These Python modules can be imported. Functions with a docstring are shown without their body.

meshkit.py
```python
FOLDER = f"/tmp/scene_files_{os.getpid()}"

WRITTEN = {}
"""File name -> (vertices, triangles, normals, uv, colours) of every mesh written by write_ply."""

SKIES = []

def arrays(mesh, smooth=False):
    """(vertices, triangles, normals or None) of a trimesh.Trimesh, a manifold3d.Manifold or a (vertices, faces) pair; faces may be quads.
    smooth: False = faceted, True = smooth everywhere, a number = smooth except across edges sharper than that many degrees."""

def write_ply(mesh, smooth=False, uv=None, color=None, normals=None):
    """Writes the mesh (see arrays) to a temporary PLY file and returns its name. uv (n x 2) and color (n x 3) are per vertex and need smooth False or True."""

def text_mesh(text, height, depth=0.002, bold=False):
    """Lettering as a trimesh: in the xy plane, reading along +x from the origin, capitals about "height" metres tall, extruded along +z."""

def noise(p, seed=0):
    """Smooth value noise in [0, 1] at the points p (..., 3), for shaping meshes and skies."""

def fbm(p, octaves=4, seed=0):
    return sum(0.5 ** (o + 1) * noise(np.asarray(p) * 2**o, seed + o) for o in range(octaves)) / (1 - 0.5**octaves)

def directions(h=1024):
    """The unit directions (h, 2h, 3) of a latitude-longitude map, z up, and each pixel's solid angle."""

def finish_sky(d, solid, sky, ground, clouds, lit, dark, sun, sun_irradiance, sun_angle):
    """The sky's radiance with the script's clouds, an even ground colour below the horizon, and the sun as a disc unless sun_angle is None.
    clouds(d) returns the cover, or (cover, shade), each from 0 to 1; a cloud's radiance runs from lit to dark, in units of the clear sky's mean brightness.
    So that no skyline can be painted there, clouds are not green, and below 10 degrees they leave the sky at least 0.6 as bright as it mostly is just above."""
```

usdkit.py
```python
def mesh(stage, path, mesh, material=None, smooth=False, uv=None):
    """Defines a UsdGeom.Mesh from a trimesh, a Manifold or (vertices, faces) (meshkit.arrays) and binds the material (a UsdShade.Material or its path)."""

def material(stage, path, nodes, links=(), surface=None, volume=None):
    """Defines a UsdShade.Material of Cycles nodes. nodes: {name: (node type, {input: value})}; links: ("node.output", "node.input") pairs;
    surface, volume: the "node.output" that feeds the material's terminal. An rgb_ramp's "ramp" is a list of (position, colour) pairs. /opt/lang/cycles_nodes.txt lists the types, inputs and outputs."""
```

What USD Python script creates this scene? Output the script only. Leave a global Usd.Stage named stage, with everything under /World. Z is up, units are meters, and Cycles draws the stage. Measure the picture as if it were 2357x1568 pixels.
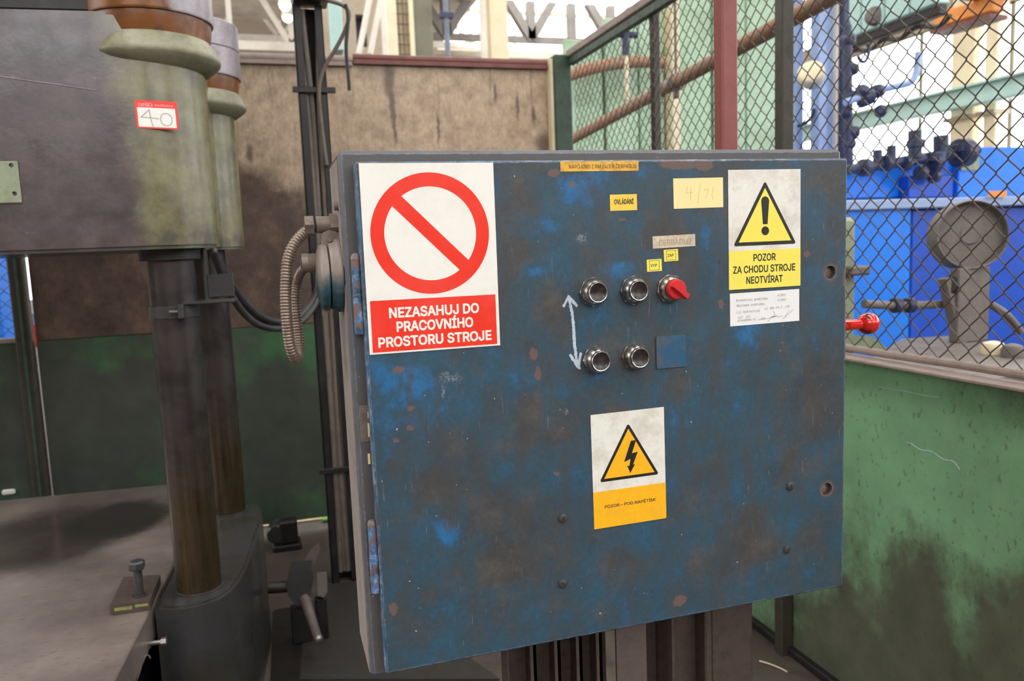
import math, glob, numpy as np, trimesh, manifold3d as m3
from pxr import Usd, UsdGeom, UsdLux, UsdShade, Gf, Sdf
from shapely import geometry as sg, affinity, ops as so
import usdkit, meshkit

# ---------------------------------------------------------------- stage, camera, sky, exposure
stage = Usd.Stage.CreateInMemory()
UsdGeom.SetStageUpAxis(stage, UsdGeom.Tokens.z)
UsdGeom.SetStageMetersPerUnit(stage, 1.0)
World = UsdGeom.Xform.Define(stage, '/World')
UsdGeom.Scope.Define(stage, '/World/Looks')
FPX = 1812.894                       # focal length in pixels of the 2357 x 1568 picture
EYE = np.array([0.0, 0.0, 1.5])
RIGHT, UP, FWD = np.array([[0.955191, -0.293347, -0.03946], [0.072172, 0.101536, 0.99221], [0.287055, 0.950599, -0.118158]])
cam = UsdGeom.Camera.Define(stage, '/World/camera')
cam.CreateHorizontalApertureAttr(23.5)
cam.CreateVerticalApertureAttr(23.5 * 1568 / 2357)
cam.CreateFocalLengthAttr(23.5 * FPX / 2357)
cam.CreateClippingRangeAttr(Gf.Vec2f(0.05, 200))
cam.CreateFStopAttr(3.6)
cam.CreateFocusDistanceAttr(1.33)
cam.CreateExposureAttr(-0.95)
cm = Gf.Matrix4d(*RIGHT, 0, *UP, 0, *(-FWD), 0, *EYE, 1)
cam.AddTransformOp().Set(cm)
dome = UsdLux.DomeLight.Define(stage, '/World/sky')
dome.CreateColorAttr(Gf.Vec3f(0.85, 0.92, 1.0))
dome.CreateIntensityAttr(0.6)
SKYLIGHT, WINDOW = 9.0, 9.0          # radiance of the bright frosted panes of roof and walls (overcast day outside)


def W(px, py, axis, value):
    """The point of the plane x, y or z = value that stands at that pixel of the 2357 x 1568 picture."""
    d = FWD + (px - 1178.5) / FPX * RIGHT - (py - 784) / FPX * UP
    return EYE + (value - EYE[axis]) / d[axis] * d


def wy(px, py, y): return W(px, py, 1, y)
def wx(px, py, x): return W(px, py, 0, x)
def wz(px, py, z): return W(px, py, 2, z)


# ---------------------------------------------------------------- prims
count = {}


def fresh(parent, name):
    k = (parent, name)
    count[k] = count.get(k, -1) + 1
    return f'{parent}/{name}' + (f'_{count[k]:03d}' if count[k] else '')


def say(prim, **kw):
    for k, v in kw.items():
        if v:
            prim.SetCustomDataByKey(k, v)


class Thing:
    def __init__(s, name, label, category, loc=(0, 0, 0), rotz=0.0, group=None, kind=None, local=False):
        s.path = fresh('/World', name)
        s.loc, s.rot, s.local = np.array(loc, float), rotz, local
        x = UsdGeom.Xform.Define(stage, s.path)
        x.AddTranslateOp().Set(Gf.Vec3d(*map(float, loc)))
        if rotz:
            x.AddRotateZOp().Set(float(rotz))
        s.prim = x.GetPrim()
        say(s.prim, label=label, category=category, group=group, kind=kind)

    def part(s, name, mesh, mat, label=None, under=None, smooth=35, kind=None, local=None):
        path = fresh(under or s.path, name)
        v, f = arr(mesh)
        if not (s.local if local is None else local):
            v = v - s.loc
            if s.rot:
                a = -math.radians(s.rot)
                v = v @ np.array([[math.cos(a), -math.sin(a), 0], [math.sin(a), math.cos(a), 0], [0, 0, 1]]).T
        p = usdkit.mesh(stage, path, (v, f), mat, smooth=smooth).GetPrim()
        say(p, label=label, kind=kind)
        return path


def arr(mesh):
    if hasattr(mesh, 'to_mesh'):
        m = mesh.to_mesh()
        return np.array(m.vert_properties[:, :3], float), np.array(m.tri_verts, int)
    if isinstance(mesh, (list,)):
        mesh = trimesh.util.concatenate([tm(m) for m in mesh])
    if isinstance(mesh, tuple):
        return np.asarray(mesh[0], float), np.asarray(mesh[1], int)
    return np.array(mesh.vertices, float), np.array(mesh.faces, int)


def tm(mesh):
    v, f = arr(mesh)
    return trimesh.Trimesh(v, f, process=False)


def single(name, mesh, mat, label, category, group=None, kind=None, smooth=35):
    path = fresh('/World', name)
    p = usdkit.mesh(stage, path, arr(mesh), mat, smooth=smooth).GetPrim()
    say(p, label=label, category=category, group=group, kind=kind)
    return path


def struct(name, mesh, mat, smooth=35, label=None):
    path = fresh('/World', name)
    p = usdkit.mesh(stage, path, arr(mesh), mat, smooth=smooth).GetPrim()
    say(p, kind='structure', label=label)
    return path


def child(parent, name, mesh, mat, label=None, smooth=35):
    p = usdkit.mesh(stage, fresh(parent, name), arr(mesh), mat, smooth=smooth).GetPrim()
    say(p, label=label)
    return str(p.GetPath())


# ---------------------------------------------------------------- shapes
def hull(pts):
    return trimesh.convex.convex_hull(np.asarray(pts, float))


def box(lo, hi, c=0.0):
    """Axis-aligned box between two corners with its edges chamfered by c."""
    lo, hi = np.minimum(lo, hi).astype(float), np.maximum(lo, hi).astype(float)
    if c <= 0:
        m = trimesh.creation.box(hi - lo)
        m.apply_translation((lo + hi) / 2)
        return m
    c = min(c, (hi - lo).min() * 0.45)
    pts = []
    for s in np.ndindex(2, 2, 2):
        q = np.where(np.array(s) == 1, hi, lo)
        n = np.where(np.array(s) == 1, -1, 1) * c
        for k in range(3):
            e = n.copy()
            e[k] = 0
            pts.append(q + e)
    return hull(pts)


def basis(d):
    d = np.asarray(d, float) / np.linalg.norm(d)
    a = np.array([0, 0, 1.0]) if abs(d[2]) < 0.9 else np.array([1.0, 0, 0])
    u = np.cross(a, d)
    u /= np.linalg.norm(u)
    return u, np.cross(d, u), d


def beam(p0, p1, w, h, c=0.0, roll=0.0):
    """Rectangular bar from p0 to p1, w wide and h high across."""
    p0, p1 = np.asarray(p0, float), np.asarray(p1, float)
    u, v, d = basis(p1 - p0)
    if roll:
        u, v = u * math.cos(roll) + v * math.sin(roll), v * math.cos(roll) - u * math.sin(roll)
    L = np.linalg.norm(p1 - p0)
    m = box((-w / 2, -h / 2, 0), (w / 2, h / 2, L), c)
    M = np.eye(4)
    M[:3, 0], M[:3, 1], M[:3, 2], M[:3, 3] = u, v, d, p0
    m.apply_transform(M)
    return m


def lathe(profile, p0, d, n=32, closed=False):
    """Profile of (radius, along) turned about the axis through p0 along d; a ring's profile is a closed loop."""
    u, v, d = basis(d)
    pr = np.asarray(list(profile) + ([profile[0]] if closed else []), float)
    a = np.arange(n) * 2 * math.pi / n
    ring = np.outer(np.cos(a), u) + np.outer(np.sin(a), v)
    V = np.concatenate([np.asarray(p0) + r * ring + t * d for r, t in pr])
    F = []
    for k in range(len(pr) - 1):
        for i in range(n):
            j = (i + 1) % n
            q = (k * n + i, k * n + j, (k + 1) * n + j, (k + 1) * n + i)
            F += [(q[0], q[1], q[2]), (q[0], q[2], q[3])]
    if closed:
        return trimesh.Trimesh(V, F, process=False)
    V = np.vstack([V, np.asarray(p0) + pr[0, 1] * d, np.asarray(p0) + pr[-1, 1] * d])
    c0, c1, k = len(V) - 2, len(V) - 1, (len(pr) - 1) * n
    for i in range(n):
        j = (i + 1) % n
        F += [(c0, j, i), (c1, k + i, k + j)]
    return trimesh.Trimesh(V, F, process=False)


def cyl(p0, p1, r, n=24, r2=None, c=0.0):
    p0, p1 = np.asarray(p0, float), np.asarray(p1, float)
    L = np.linalg.norm(p1 - p0)
    r2 = r if r2 is None else r2
    pr = [(r - c, 0), (r, c), (r2, L - c), (r2 - c, L)] if c else [(r, 0), (r2, L)]
    return lathe(pr, p0, p1 - p0, n)


def spline(pts, n):
    from scipy.interpolate import CubicSpline
    pts = np.asarray(pts, float)
    t = np.r_[0, np.cumsum(np.linalg.norm(np.diff(pts, axis=0), axis=1))]
    cs = CubicSpline(t, pts)
    q = cs(np.linspace(0, t[-1], 600))
    s = np.r_[0, np.cumsum(np.linalg.norm(np.diff(q, axis=0), axis=1))]
    return np.stack([np.interp(np.linspace(0, s[-1], n), s, q[:, k]) for k in range(3)], 1)


def tube(path, r, n=10):
    """Round tube along a path; r a number or one radius per point."""
    path = np.asarray(path, float)
    r = np.broadcast_to(r, len(path))
    T = np.gradient(path, axis=0)
    T /= np.linalg.norm(T, axis=1, keepdims=True)
    u, v, _ = basis(T[0])
    V, F = [], []
    a = np.arange(n) * 2 * math.pi / n
    for i, p in enumerate(path):
        u = u - T[i] * (u @ T[i])
        u /= np.linalg.norm(u)
        v = np.cross(T[i], u)
        V.append(p + r[i] * (np.outer(np.cos(a), u) + np.outer(np.sin(a), v)))
    for k in range(len(path) - 1):
        for i in range(n):
            j = (i + 1) % n
            F += [(k * n + i, k * n + j, (k + 1) * n + j), (k * n + i, (k + 1) * n + j, (k + 1) * n + i)]
    V = np.vstack(V + [path[:1], path[-1:]])
    m = len(V)
    for i in range(n):
        j = (i + 1) % n
        F += [(m - 2, j, i), (m - 1, (len(path) - 1) * n + i, (len(path) - 1) * n + j)]
    return trimesh.Trimesh(V, F, process=False)


def prism(poly, h0, h1):
    """Polygon in x, y between two heights."""
    if isinstance(poly, (list, tuple, np.ndarray)):
        poly = sg.Polygon(poly)
    out = []
    for g in getattr(poly, 'geoms', [poly]):
        m = trimesh.creation.extrude_polygon(g, h1 - h0, engine='earcut')
        m.apply_translation((0, 0, h0))
        out.append(m)
    return trimesh.util.concatenate(out)


def place(mesh, o, ex, ey, ez):
    M = np.eye(4)
    M[:3, 0], M[:3, 1], M[:3, 2], M[:3, 3] = ex, ey, ez, o
    m = tm(mesh)
    m.apply_transform(M)
    return m


def letters(text, height, depth, weight=0, mono=False):
    """As meshkit.text_mesh, with the strokes thickened by weight 96ths of the letter height, in the sans or the typewriter face."""
    from PIL import Image, ImageDraw, ImageFont
    face = glob.glob('/opt/blender-*/*/datafiles/fonts/' + ('DejaVuSansMono.woff2' if mono else 'Inter.woff2'))
    font = ImageFont.truetype(face[0], 192)
    x0, y0, x1, y1 = font.getbbox(text, anchor='ls', stroke_width=2 * weight)
    im = Image.new('L', (x1 - x0 + 8, y1 - y0 + 8))
    ImageDraw.Draw(im).text((4 - x0, 4 - y0), text, 255, font, anchor='ls', stroke_width=2 * weight)
    on = np.pad(np.asarray(im) > 127, ((0, 0), (1, 1))).astype(np.int8)
    rows, starts = np.nonzero(np.diff(on, axis=1) == 1)
    ends = np.nonzero(np.diff(on, axis=1) == -1)[1]
    shape = so.unary_union([sg.box(a, -r - 1, b, -r) for a, b, r in zip(starts, ends, rows)]).buffer(0.6).buffer(-0.6).simplify(0.7)
    k = height / 140.0
    return prism(affinity.affine_transform(shape, [k, 0, 0, k, -4 * k, (4 - y0) * k]), 0, depth)


def glyphs(text, height, width=None, bold=0, mono=False):
    """Lettering in the plane, centred on the origin, its line squeezed to the given width."""
    m = letters(text, height, 0.00025, int(bold), mono)
    b = m.bounds
    if width:
        m.apply_scale([width / (b[1, 0] - b[0, 0]), 1, 1])
        b = m.bounds
    m.apply_translation([-(b[0, 0] + b[1, 0]) / 2, -height / 2, 0])
    return m


def stroke(pts, w, h=0.0002, z=0.0):
    """A flat pen stroke through points of the plane."""
    return prism(sg.LineString(pts).buffer(w / 2, quad_segs=4), z, z + h)


# ---------------------------------------------------------------- materials
def lin(r, g=None, b=None):
    c = np.array([r, r, r] if g is None else [r, g, b], float) / 255
    return tuple(np.where(c <= 0.04045, c / 12.92, ((c + 0.055) / 1.055) ** 2.4))


class Ref(str):
    pass


class G:
    """A Cycles node graph written as expressions."""

    def __init__(s, name):
        s.name, s.nodes, s.links = name, {}, []

    def n(s, kind, out, **inp):
        k = f'n{len(s.nodes)}'
        s.nodes[k] = (kind, {a: v for a, v in inp.items() if not isinstance(v, Ref)})
        s.links += [(str(v), f'{k}.{a}') for a, v in inp.items() if isinstance(v, Ref)]
        return Ref(f'{k}.{out}')

    def pos(s):
        if not hasattr(s, 'p'):
            s.p = s.n('geometry', 'position')
        return s.p

    def obj(s):
        if not hasattr(s, 'o'):
            s.o = s.n('texture_coordinate', 'object')
        return s.o

    def map(s, v, loc=(0, 0, 0), rot=(0, 0, 0), scale=(1, 1, 1)):
        return s.n('mapping', 'vector', vector=v, location=loc, rotation=rot, scale=scale)

    def noise(s, scale, detail=4, rough=0.55, v=None, dist=0.0, out='fac'):
        return s.n('noise_texture', out, vector=v or s.pos(), scale=scale, detail=detail, roughness=rough, distortion=dist)

    def mr(s, v, a, b, c=0.0, d=1.0, smooth=True):
        return s.n('map_range', 'result', range_type='smoothstep' if smooth else 'linear', value=v, from_min=a, from_max=b, to_min=c, to_max=d, clamp=True)

    def m(s, op, a, b=0.0, clamp=False):
        return s.n('math', 'value', math_type=op, value1=a, value2=b, use_clamp=clamp)

    def mix(s, f, a, b, kind='mix'):
        return s.n('mix', 'color', mix_type=kind, fac=f, color1=a, color2=b)

    def ramp(s, f, stops):
        return s.n('rgb_ramp', 'color', fac=f, ramp=stops)

    def blob(s, v, c, r, hard=0.3):
        """1 inside the ellipsoid about c with radii r, fading out at its edge; a zero radius ignores that axis."""
        sc = tuple(0.0 if k == 0 else 1.0 / k for k in r)
        q = s.map(v, scale=sc)
        d = s.n('vector_math', 'value', math_type='distance', vector1=q, vector2=tuple(a * b for a, b in zip(c, sc)))
        return s.mr(d, hard, 1.0, 1.0, 0.0)

    def any(s, masks):
        out = masks[0]
        for k in masks[1:]:
            out = s.m('maximum', out, k)
        return out

    def warp(s, v, scale, amp):
        nz = s.n('noise_texture', 'color', vector=v, scale=scale, detail=4, roughness=0.6)
        off = s.n('vector_math', 'vector', math_type='subtract', vector1=nz, vector2=(0.5, 0.5, 0.5))
        sc = s.n('vector_math', 'vector', math_type='scale', vector1=off, scale=amp)
        return s.n('vector_math', 'vector', math_type='add', vector1=v, vector2=sc)

    def done(s, color, rough=0.5, metal=0.0, bump=None, strength=0.3, dist=0.002, **kw):
        if bump is not None:
            kw['normal'] = s.n('bump', 'normal', height=bump, strength=strength, distance=dist)
        s.n('principled_bsdf', 'BSDF', base_color=color, roughness=rough, metallic=metal, **kw)
        return usdkit.material(stage, f'/World/Looks/{s.name}', s.nodes, s.links, surface=f'n{len(s.nodes) - 1}.BSDF')


def plain(name, rgb, rough=0.5, metal=0.0, grime=0.25, scale=8.0, dirt=(60, 54, 50), coords='pos', speck=0.0, **kw):
    """Paint or metal with soft grime of its own."""
    g = G(name)
    v = g.pos() if coords == 'pos' else g.obj()
    a = g.noise(scale, 6, 0.65, v)
    f = g.mr(a, 0.42, 0.72, 0.0, grime)
    c = g.mix(f, lin(*rgb), lin(*dirt))
    fine = g.noise(scale * 9, 4, 0.6, v)
    c = g.mix(0.35 * min(1, grime * 2), c, g.ramp(fine, [(0.3, (0.35,) * 3), (0.7, (0.65,) * 3)]), 'overlay')
    if speck:
        c = g.mix(g.mr(g.noise(scale * 14, 2, 0.5, v), 0.66, 0.72, 0, speck), c, lin(*dirt))
    r = g.mr(a, 0.3, 0.8, max(rough - 0.08, 0.03), min(rough + 0.14, 1))
    return g.done(c, r, metal, bump=fine, strength=0.12, dist=0.001, **kw)


def glow(name, rgb, strength):
    g = G(name)
    g.n('emission', 'emission', color=rgb, strength=strength)
    return usdkit.material(stage, f'/World/Looks/{name}', g.nodes, g.links, surface='n0.emission')


D = 1.2373                                      # the cabinet door's front plane, y = D
DX0, DX1, DZ0, DZ1 = 0.1345, 1.0365, 0.809, 1.638


def cabinet_paint(name, door):
    g = G(name)
    p = g.pos()
    w = g.warp(g.warp(p, 9, 0.05), 55, 0.012)
    big = g.noise(5.2, 7, 0.62, p)
    mid = g.noise(26, 6, 0.65, g.map(p, scale=(1.0, 1, 0.6)))
    fine = g.noise(150, 4, 0.6, p)
    f = g.m('add', g.m('multiply', big, 1.05), g.m('multiply', mid, 0.66 if door else 0.12))
    if door:
        def q(px, py): return wy(px, py, D)
        plus = [((1330, 425), (.085, .045)), ((1480, 400), (.07, .03)), ((905, 900), (.05, .09)), ((960, 860), (.06, .05)), ((900, 1010), (.035, .09)), ((1375, 880), (.045, .028)),
                ((1360, 740), (.055, .05)), ((1440, 620), (.06, .03)), ((1720, 760), (.05, .05)), ((1640, 620), (.06, .1)), ((1880, 470), (.03, .05)), ((1250, 520), (.05, .03)), ((1330, 1090), (.03, .05)),
                ((1240, 620), (.04, .02)), ((1030, 1230), (.04, .04))]
        minus = [((1900, 430), (.05, .06)), ((1180, 560), (.05, .09)), ((1260, 700), (.04, .06)), ((1210, 950), (.05, .07)), ((1420, 960), (.06, .04)), ((1000, 1140), (.07, .05)), ((1560, 900), (.05, .05)),
                 ((960, 1200), (.03, .05)), ((985, 1370), (.035, .03)), ((1430, 1310), (.07, .06)), ((1850, 1250), (.08, .06)), ((1500, 540), (.05, .04)), ((1150, 1300), (.08, .05)), ((1740, 1260), (.1, .05)), ((1200, 460), (.04, .05))]
        P = g.any([g.blob(w, q(*c), (r[0], 0, r[1]), 0.1) for c, r in plus])
        N = g.any([g.blob(w, q(*c), (r[0], 0, r[1]), 0.1) for c, r in minus])
        f = g.m('add', f, g.m('subtract', g.m('multiply', P, 0.27), g.m('multiply', N, 0.24)))
    blue = g.ramp(g.noise(14, 5, 0.6, p), [(0.28, lin(24, 88, 132)), (0.5, lin(28, 102, 156)), (0.72, lin(34, 116, 176))])
    base = g.ramp(g.noise(11, 6, 0.65, p), [(0.3, lin(52, 67, 76)), (0.5, lin(46, 75, 92)), (0.7, lin(40, 84, 110))])
    gray = g.ramp(g.noise(20, 6, 0.6, p), [(0.3, lin(58, 60, 63)), (0.5, lin(69, 69, 70)), (0.7, lin(84, 80, 78))])
    c = g.mix(g.mr(f, 0.62, 0.98), gray, base)
    f2 = g.m('add', f, g.m('multiply', g.m('subtract', g.noise(8, 7, 0.7, g.map(p, loc=(7, 3, 5))), 0.5), 0.9))
    c = g.mix(g.mr(f2, 0.98, 1.26, 0, 1.0 if door else 0.25), c, blue)
    c = g.mix(g.mr(g.noise(60, 5, 0.7, p), 0.52, 0.75, 0, 0.45), c, lin(52, 74, 82))
    c = g.mix(0.5, c, g.ramp(fine, [(0.25, (0.34,) * 3), (0.75, (0.66,) * 3)]), 'overlay')
    # broad smears of grime, brushed downwards
    sm = g.noise(1, 6, 0.68, g.map(p, loc=(1, 0, 2), scale=(22, 1, 7)))
    c = g.mix(g.mr(sm, 0.46, 0.70, 0, 0.75), c, lin(66, 65, 66))
    if not door:
        c = g.mix(0.6, c, lin(94, 92, 93))
    # scuffs, rust, chips
    sc = g.noise(1, 4, 0.6, g.map(p, rot=(0, 0.5, 0), scale=(260, 1, 22)))
    c = g.mix(g.m('multiply', g.mr(sc, 0.64, 0.72, 0, 0.55), g.mr(g.noise(7, 3, 0.5, p), 0.5, 0.62)), c, lin(128, 132, 140))
    c = g.mix(g.mr(g.noise(34, 5, 0.7, p), 0.69, 0.73, 0, 0.7), c, lin(92, 66, 58))
    c = g.mix(g.mr(g.noise(120, 2, 0.5, p), 0.765, 0.79, 0, 0.85), c, lin(40, 38, 40))
    c = g.mix(g.mr(g.noise(140, 1, 0.5, g.map(p, loc=(3, 1, 2))), 0.80, 0.815, 0, 0.8), c, lin(176, 182, 186))
    if door:
        chips = [((1565, 378), (.045, .010)), ((1620, 380), (.02, .012)), ((1275, 398), (.012, .008)), ((1317, 425), (.006, .006)), ((1432, 505), (.009, .003)), ((918, 852), (.011, .006)), ((1228, 815), (.008, .012)), ((1238, 860), (.006, .014)),
                 ((905, 1402), (.008, .012)), ((1565, 1383), (.016, .012)), ((945, 985), (.007, .005)), ((1857, 585), (.008, .006)), ((1945, 640), (.006, .02)), ((945, 940), (.006, .005)), ((1660, 700), (.007, .01)), ((912, 1015), (.006, .005)), ((1280, 1090), (.006, .004))]
        w2 = g.warp(p, 130, 0.012)
        C = g.any([g.blob(w2, q(*c0), (r[0], 0, r[1]), 0.75) for c0, r in chips])
        c = g.mix(g.m('multiply', C, 0.85), c, lin(108, 86, 78))
        white = [((1035, 870), (.03, .010)), ((1020, 900), (.004, .02)), ((1300, 950), (.004, .007)), ((1340, 548), (.012, .012)), ((1460, 1352), (.002, .004))]
        w3 = g.warp(g.map(p, scale=(1, 1, 1)), 90, 0.03)
        Wm = g.m('multiply', g.any([g.blob(w3, q(*c0), (r[0], 0, r[1]), 0.2) for c0, r in white]), g.mr(g.noise(190, 4, 0.7, p), 0.42, 0.6))
        c = g.mix(g.m('multiply', Wm, 0.6), c, lin(150, 156, 166))
        R2 = g.any([g.blob(w2, q(*c0), (.021, 0, .021), 0.6) for c0 in ((1911, 627), (1903, 1126))])
        c = g.mix(g.m('multiply', R2, 0.75), c, lin(104, 78, 70))
        x = g.n('separate_xyz', 'x', vector=p)
        z = g.n('separate_xyz', 'z', vector=p)
        e = g.m('minimum', g.m('minimum', g.m('subtract', x, DX0), g.m('subtract', DX1, x)), g.m('minimum', g.m('subtract', z, DZ0), g.m('subtract', DZ1, z)))
        worn = g.m('multiply', g.mr(g.m('add', e, g.m('multiply', g.noise(70, 4, 0.7, p), 0.010)), 0.004, 0.008, 1, 0), g.mr(g.noise(24, 4, 0.6, p), 0.40, 0.5))
        c = g.mix(worn, c, g.ramp(g.noise(60, 3, 0.6, p), [(0.4, lin(120, 92, 80)), (0.5, lin(62, 110, 160)), (0.62, lin(150, 158, 166))]))
    bn = g.n('bevel', 'bevel', samples=4, radius=0.0035)
    ed = g.n('vector_math', 'value', math_type='dot_product', vector1=bn, vector2=g.n('geometry', 'normal'))
    em = g.m('multiply', g.mr(ed, 0.90, 0.985, 1, 0), g.mr(g.noise(45, 5, 0.7, p), 0.40, 0.52))
    c = g.mix(g.m('multiply', em, 0.85), c, g.ramp(g.noise(38, 4, 0.7, g.map(p, loc=(2, 2, 2))), [(0.36, lin(126, 98, 84)), (0.46, lin(64, 120, 172)), (0.56, lin(150, 158, 168)), (0.66, lin(92, 88, 88))]))
    r = g.mr(big, 0.35, 0.7, 0.36, 0.56)
    h = g.m('add', g.m('multiply', mid, 0.6), g.m('multiply', fine, 0.25))
    return g.done(c, r, 0.0, bump=h, strength=0.22, dist=0.0015, specular_ior_level=0.45)


M = {}
M['door'] = cabinet_paint('cabinet_door_paint', True)
M['body'] = cabinet_paint('cabinet_body_paint', False)
M['hinge'] = M['door']
M['bplate'] = plain('blue_plate', (36, 84, 118), 0.45, grime=0.9, scale=40, dirt=(84, 84, 84))
M['side'] = plain('cabinet_side_dust', (150, 140, 134), 0.7, grime=0.5, scale=9, dirt=(120, 108, 100))
M['dark'] = plain('black_oily_steel', (34, 32, 33), 0.42, 0.2, grime=0.5, scale=12, dirt=(52, 46, 42))
M['void'] = plain('dark_interior', (30, 27, 26), 0.9, grime=0.2)
def cast_mat():
    g = G('teal_cast_iron')
    p = g.pos()
    z = g.n('separate_xyz', 'z', vector=p)
    a = g.noise(40, 6, 0.65, p)
    e = g.m('add', z, g.m('multiply', g.m('subtract', a, 0.5), 0.07))
    c = g.mix(g.mr(e, 1.436, 1.474), g.ramp(g.noise(50, 5, 0.6, p), [(0.3, lin(30, 52, 58)), (0.5, lin(38, 84, 98)), (0.7, lin(46, 58, 60))]), lin(136, 124, 116))
    return g.done(c, 0.4, 0.0, bump=a, strength=0.15, dist=0.001)


M['cast'] = cast_mat()
M['gland'] = plain('dusty_metal', (128, 116, 108), 0.55, 0.35, grime=0.6, scale=40, dirt=(80, 70, 64))
M['chrome'] = plain('worn_chrome', (176, 168, 162), 0.2, 0.95, grime=0.6, scale=60, dirt=(92, 82, 76))
M['rim'] = plain('polished_rim', (225, 222, 220), 0.14, 1.0, grime=0.1, scale=60)
M['cap'] = plain('dark_button_cap', (38, 32, 33), 0.25, 0.0, grime=0.5, scale=70, dirt=(84, 74, 72))
M['red'] = plain('red_plastic', (205, 34, 40), 0.42, grime=0.35, scale=60, dirt=(150, 50, 50))
g_ = G('glossy_red_paint')
M['ballred'] = g_.done(g_.mix(g_.mr(g_.noise(60, 3, 0.6), 0.6, 0.66, 0, 0.8), lin(212, 26, 20), lin(40, 10, 10)), 0.05, 0.0, coat_weight=0.6)
M['standgrey'] = plain('stand_plate_steel', (96, 84, 80), 0.6, grime=0.5, scale=10, dirt=(70, 60, 56))
M['screw'] = plain('grey_screw', (84, 86, 90), 0.45, 0.6, grime=0.5, scale=80)
M['white'] = plain('sign_white', (240, 238, 232), 0.42, grime=0.16, scale=16, dirt=(190, 180, 165))
M['whitedirty'] = plain('sign_white_stained', (232, 230, 222), 0.45, grime=0.45, scale=22, dirt=(176, 164, 146), speck=0.35)
M['signred'] = plain('sign_red', (236, 52, 34), 0.36, grime=0.10, scale=14, dirt=(240, 110, 100))
M['signyellow'] = plain('sign_yellow', (244, 228, 92), 0.45, grime=0.12, scale=16, dirt=(222, 200, 90))
M['signorange'] = plain('sign_orange', (250, 184, 22), 0.45, grime=0.16, scale=22, dirt=(190, 140, 50), speck=0.3)
M['tapeorange'] = plain('tape_orange', (236, 180, 60), 0.45, grime=0.6, scale=60, dirt=(150, 110, 60), speck=0.4)
M['tapeyellow'] = plain('tape_yellow', (248, 208, 78), 0.45, grime=0.25, scale=50, dirt=(200, 160, 70))
M['note'] = plain('note_cream', (246, 228, 164), 0.6, grime=0.14, scale=22, dirt=(220, 200, 150))
M['paper'] = plain('paper_white', (236, 236, 236), 0.55, grime=0.12, scale=22, dirt=(205, 198, 186))
M['tag'] = plain('faded_tag', (214, 200, 176), 0.6, grime=0.7, scale=70, dirt=(160, 142, 124))
M['black'] = plain('print_black', (30, 28, 26), 0.45, grime=0.05)
M['ink'] = plain('print_grey', (168, 166, 165), 0.6, grime=0.3, scale=120, dirt=(200, 200, 200))
M['inkbrown'] = plain('print_brown', (84, 70, 44), 0.5, grime=0.3, scale=120, dirt=(120, 100, 60))
M['faint'] = plain('print_faint', (220, 202, 150), 0.6, grime=0.2)
M['fadedprint'] = plain('print_faded', (176, 162, 142), 0.6, grime=0.3, scale=90)
M['chalk'] = plain('white_marker', (188, 202, 214), 0.5, grime=0.5, scale=120, dirt=(120, 140, 158))
M['pink'] = plain('pink_print', (250, 200, 205), 0.5, grime=0.1)
M['pen'] = plain('pen_grey', (130, 132, 140), 0.5, grime=0.1)


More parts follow.
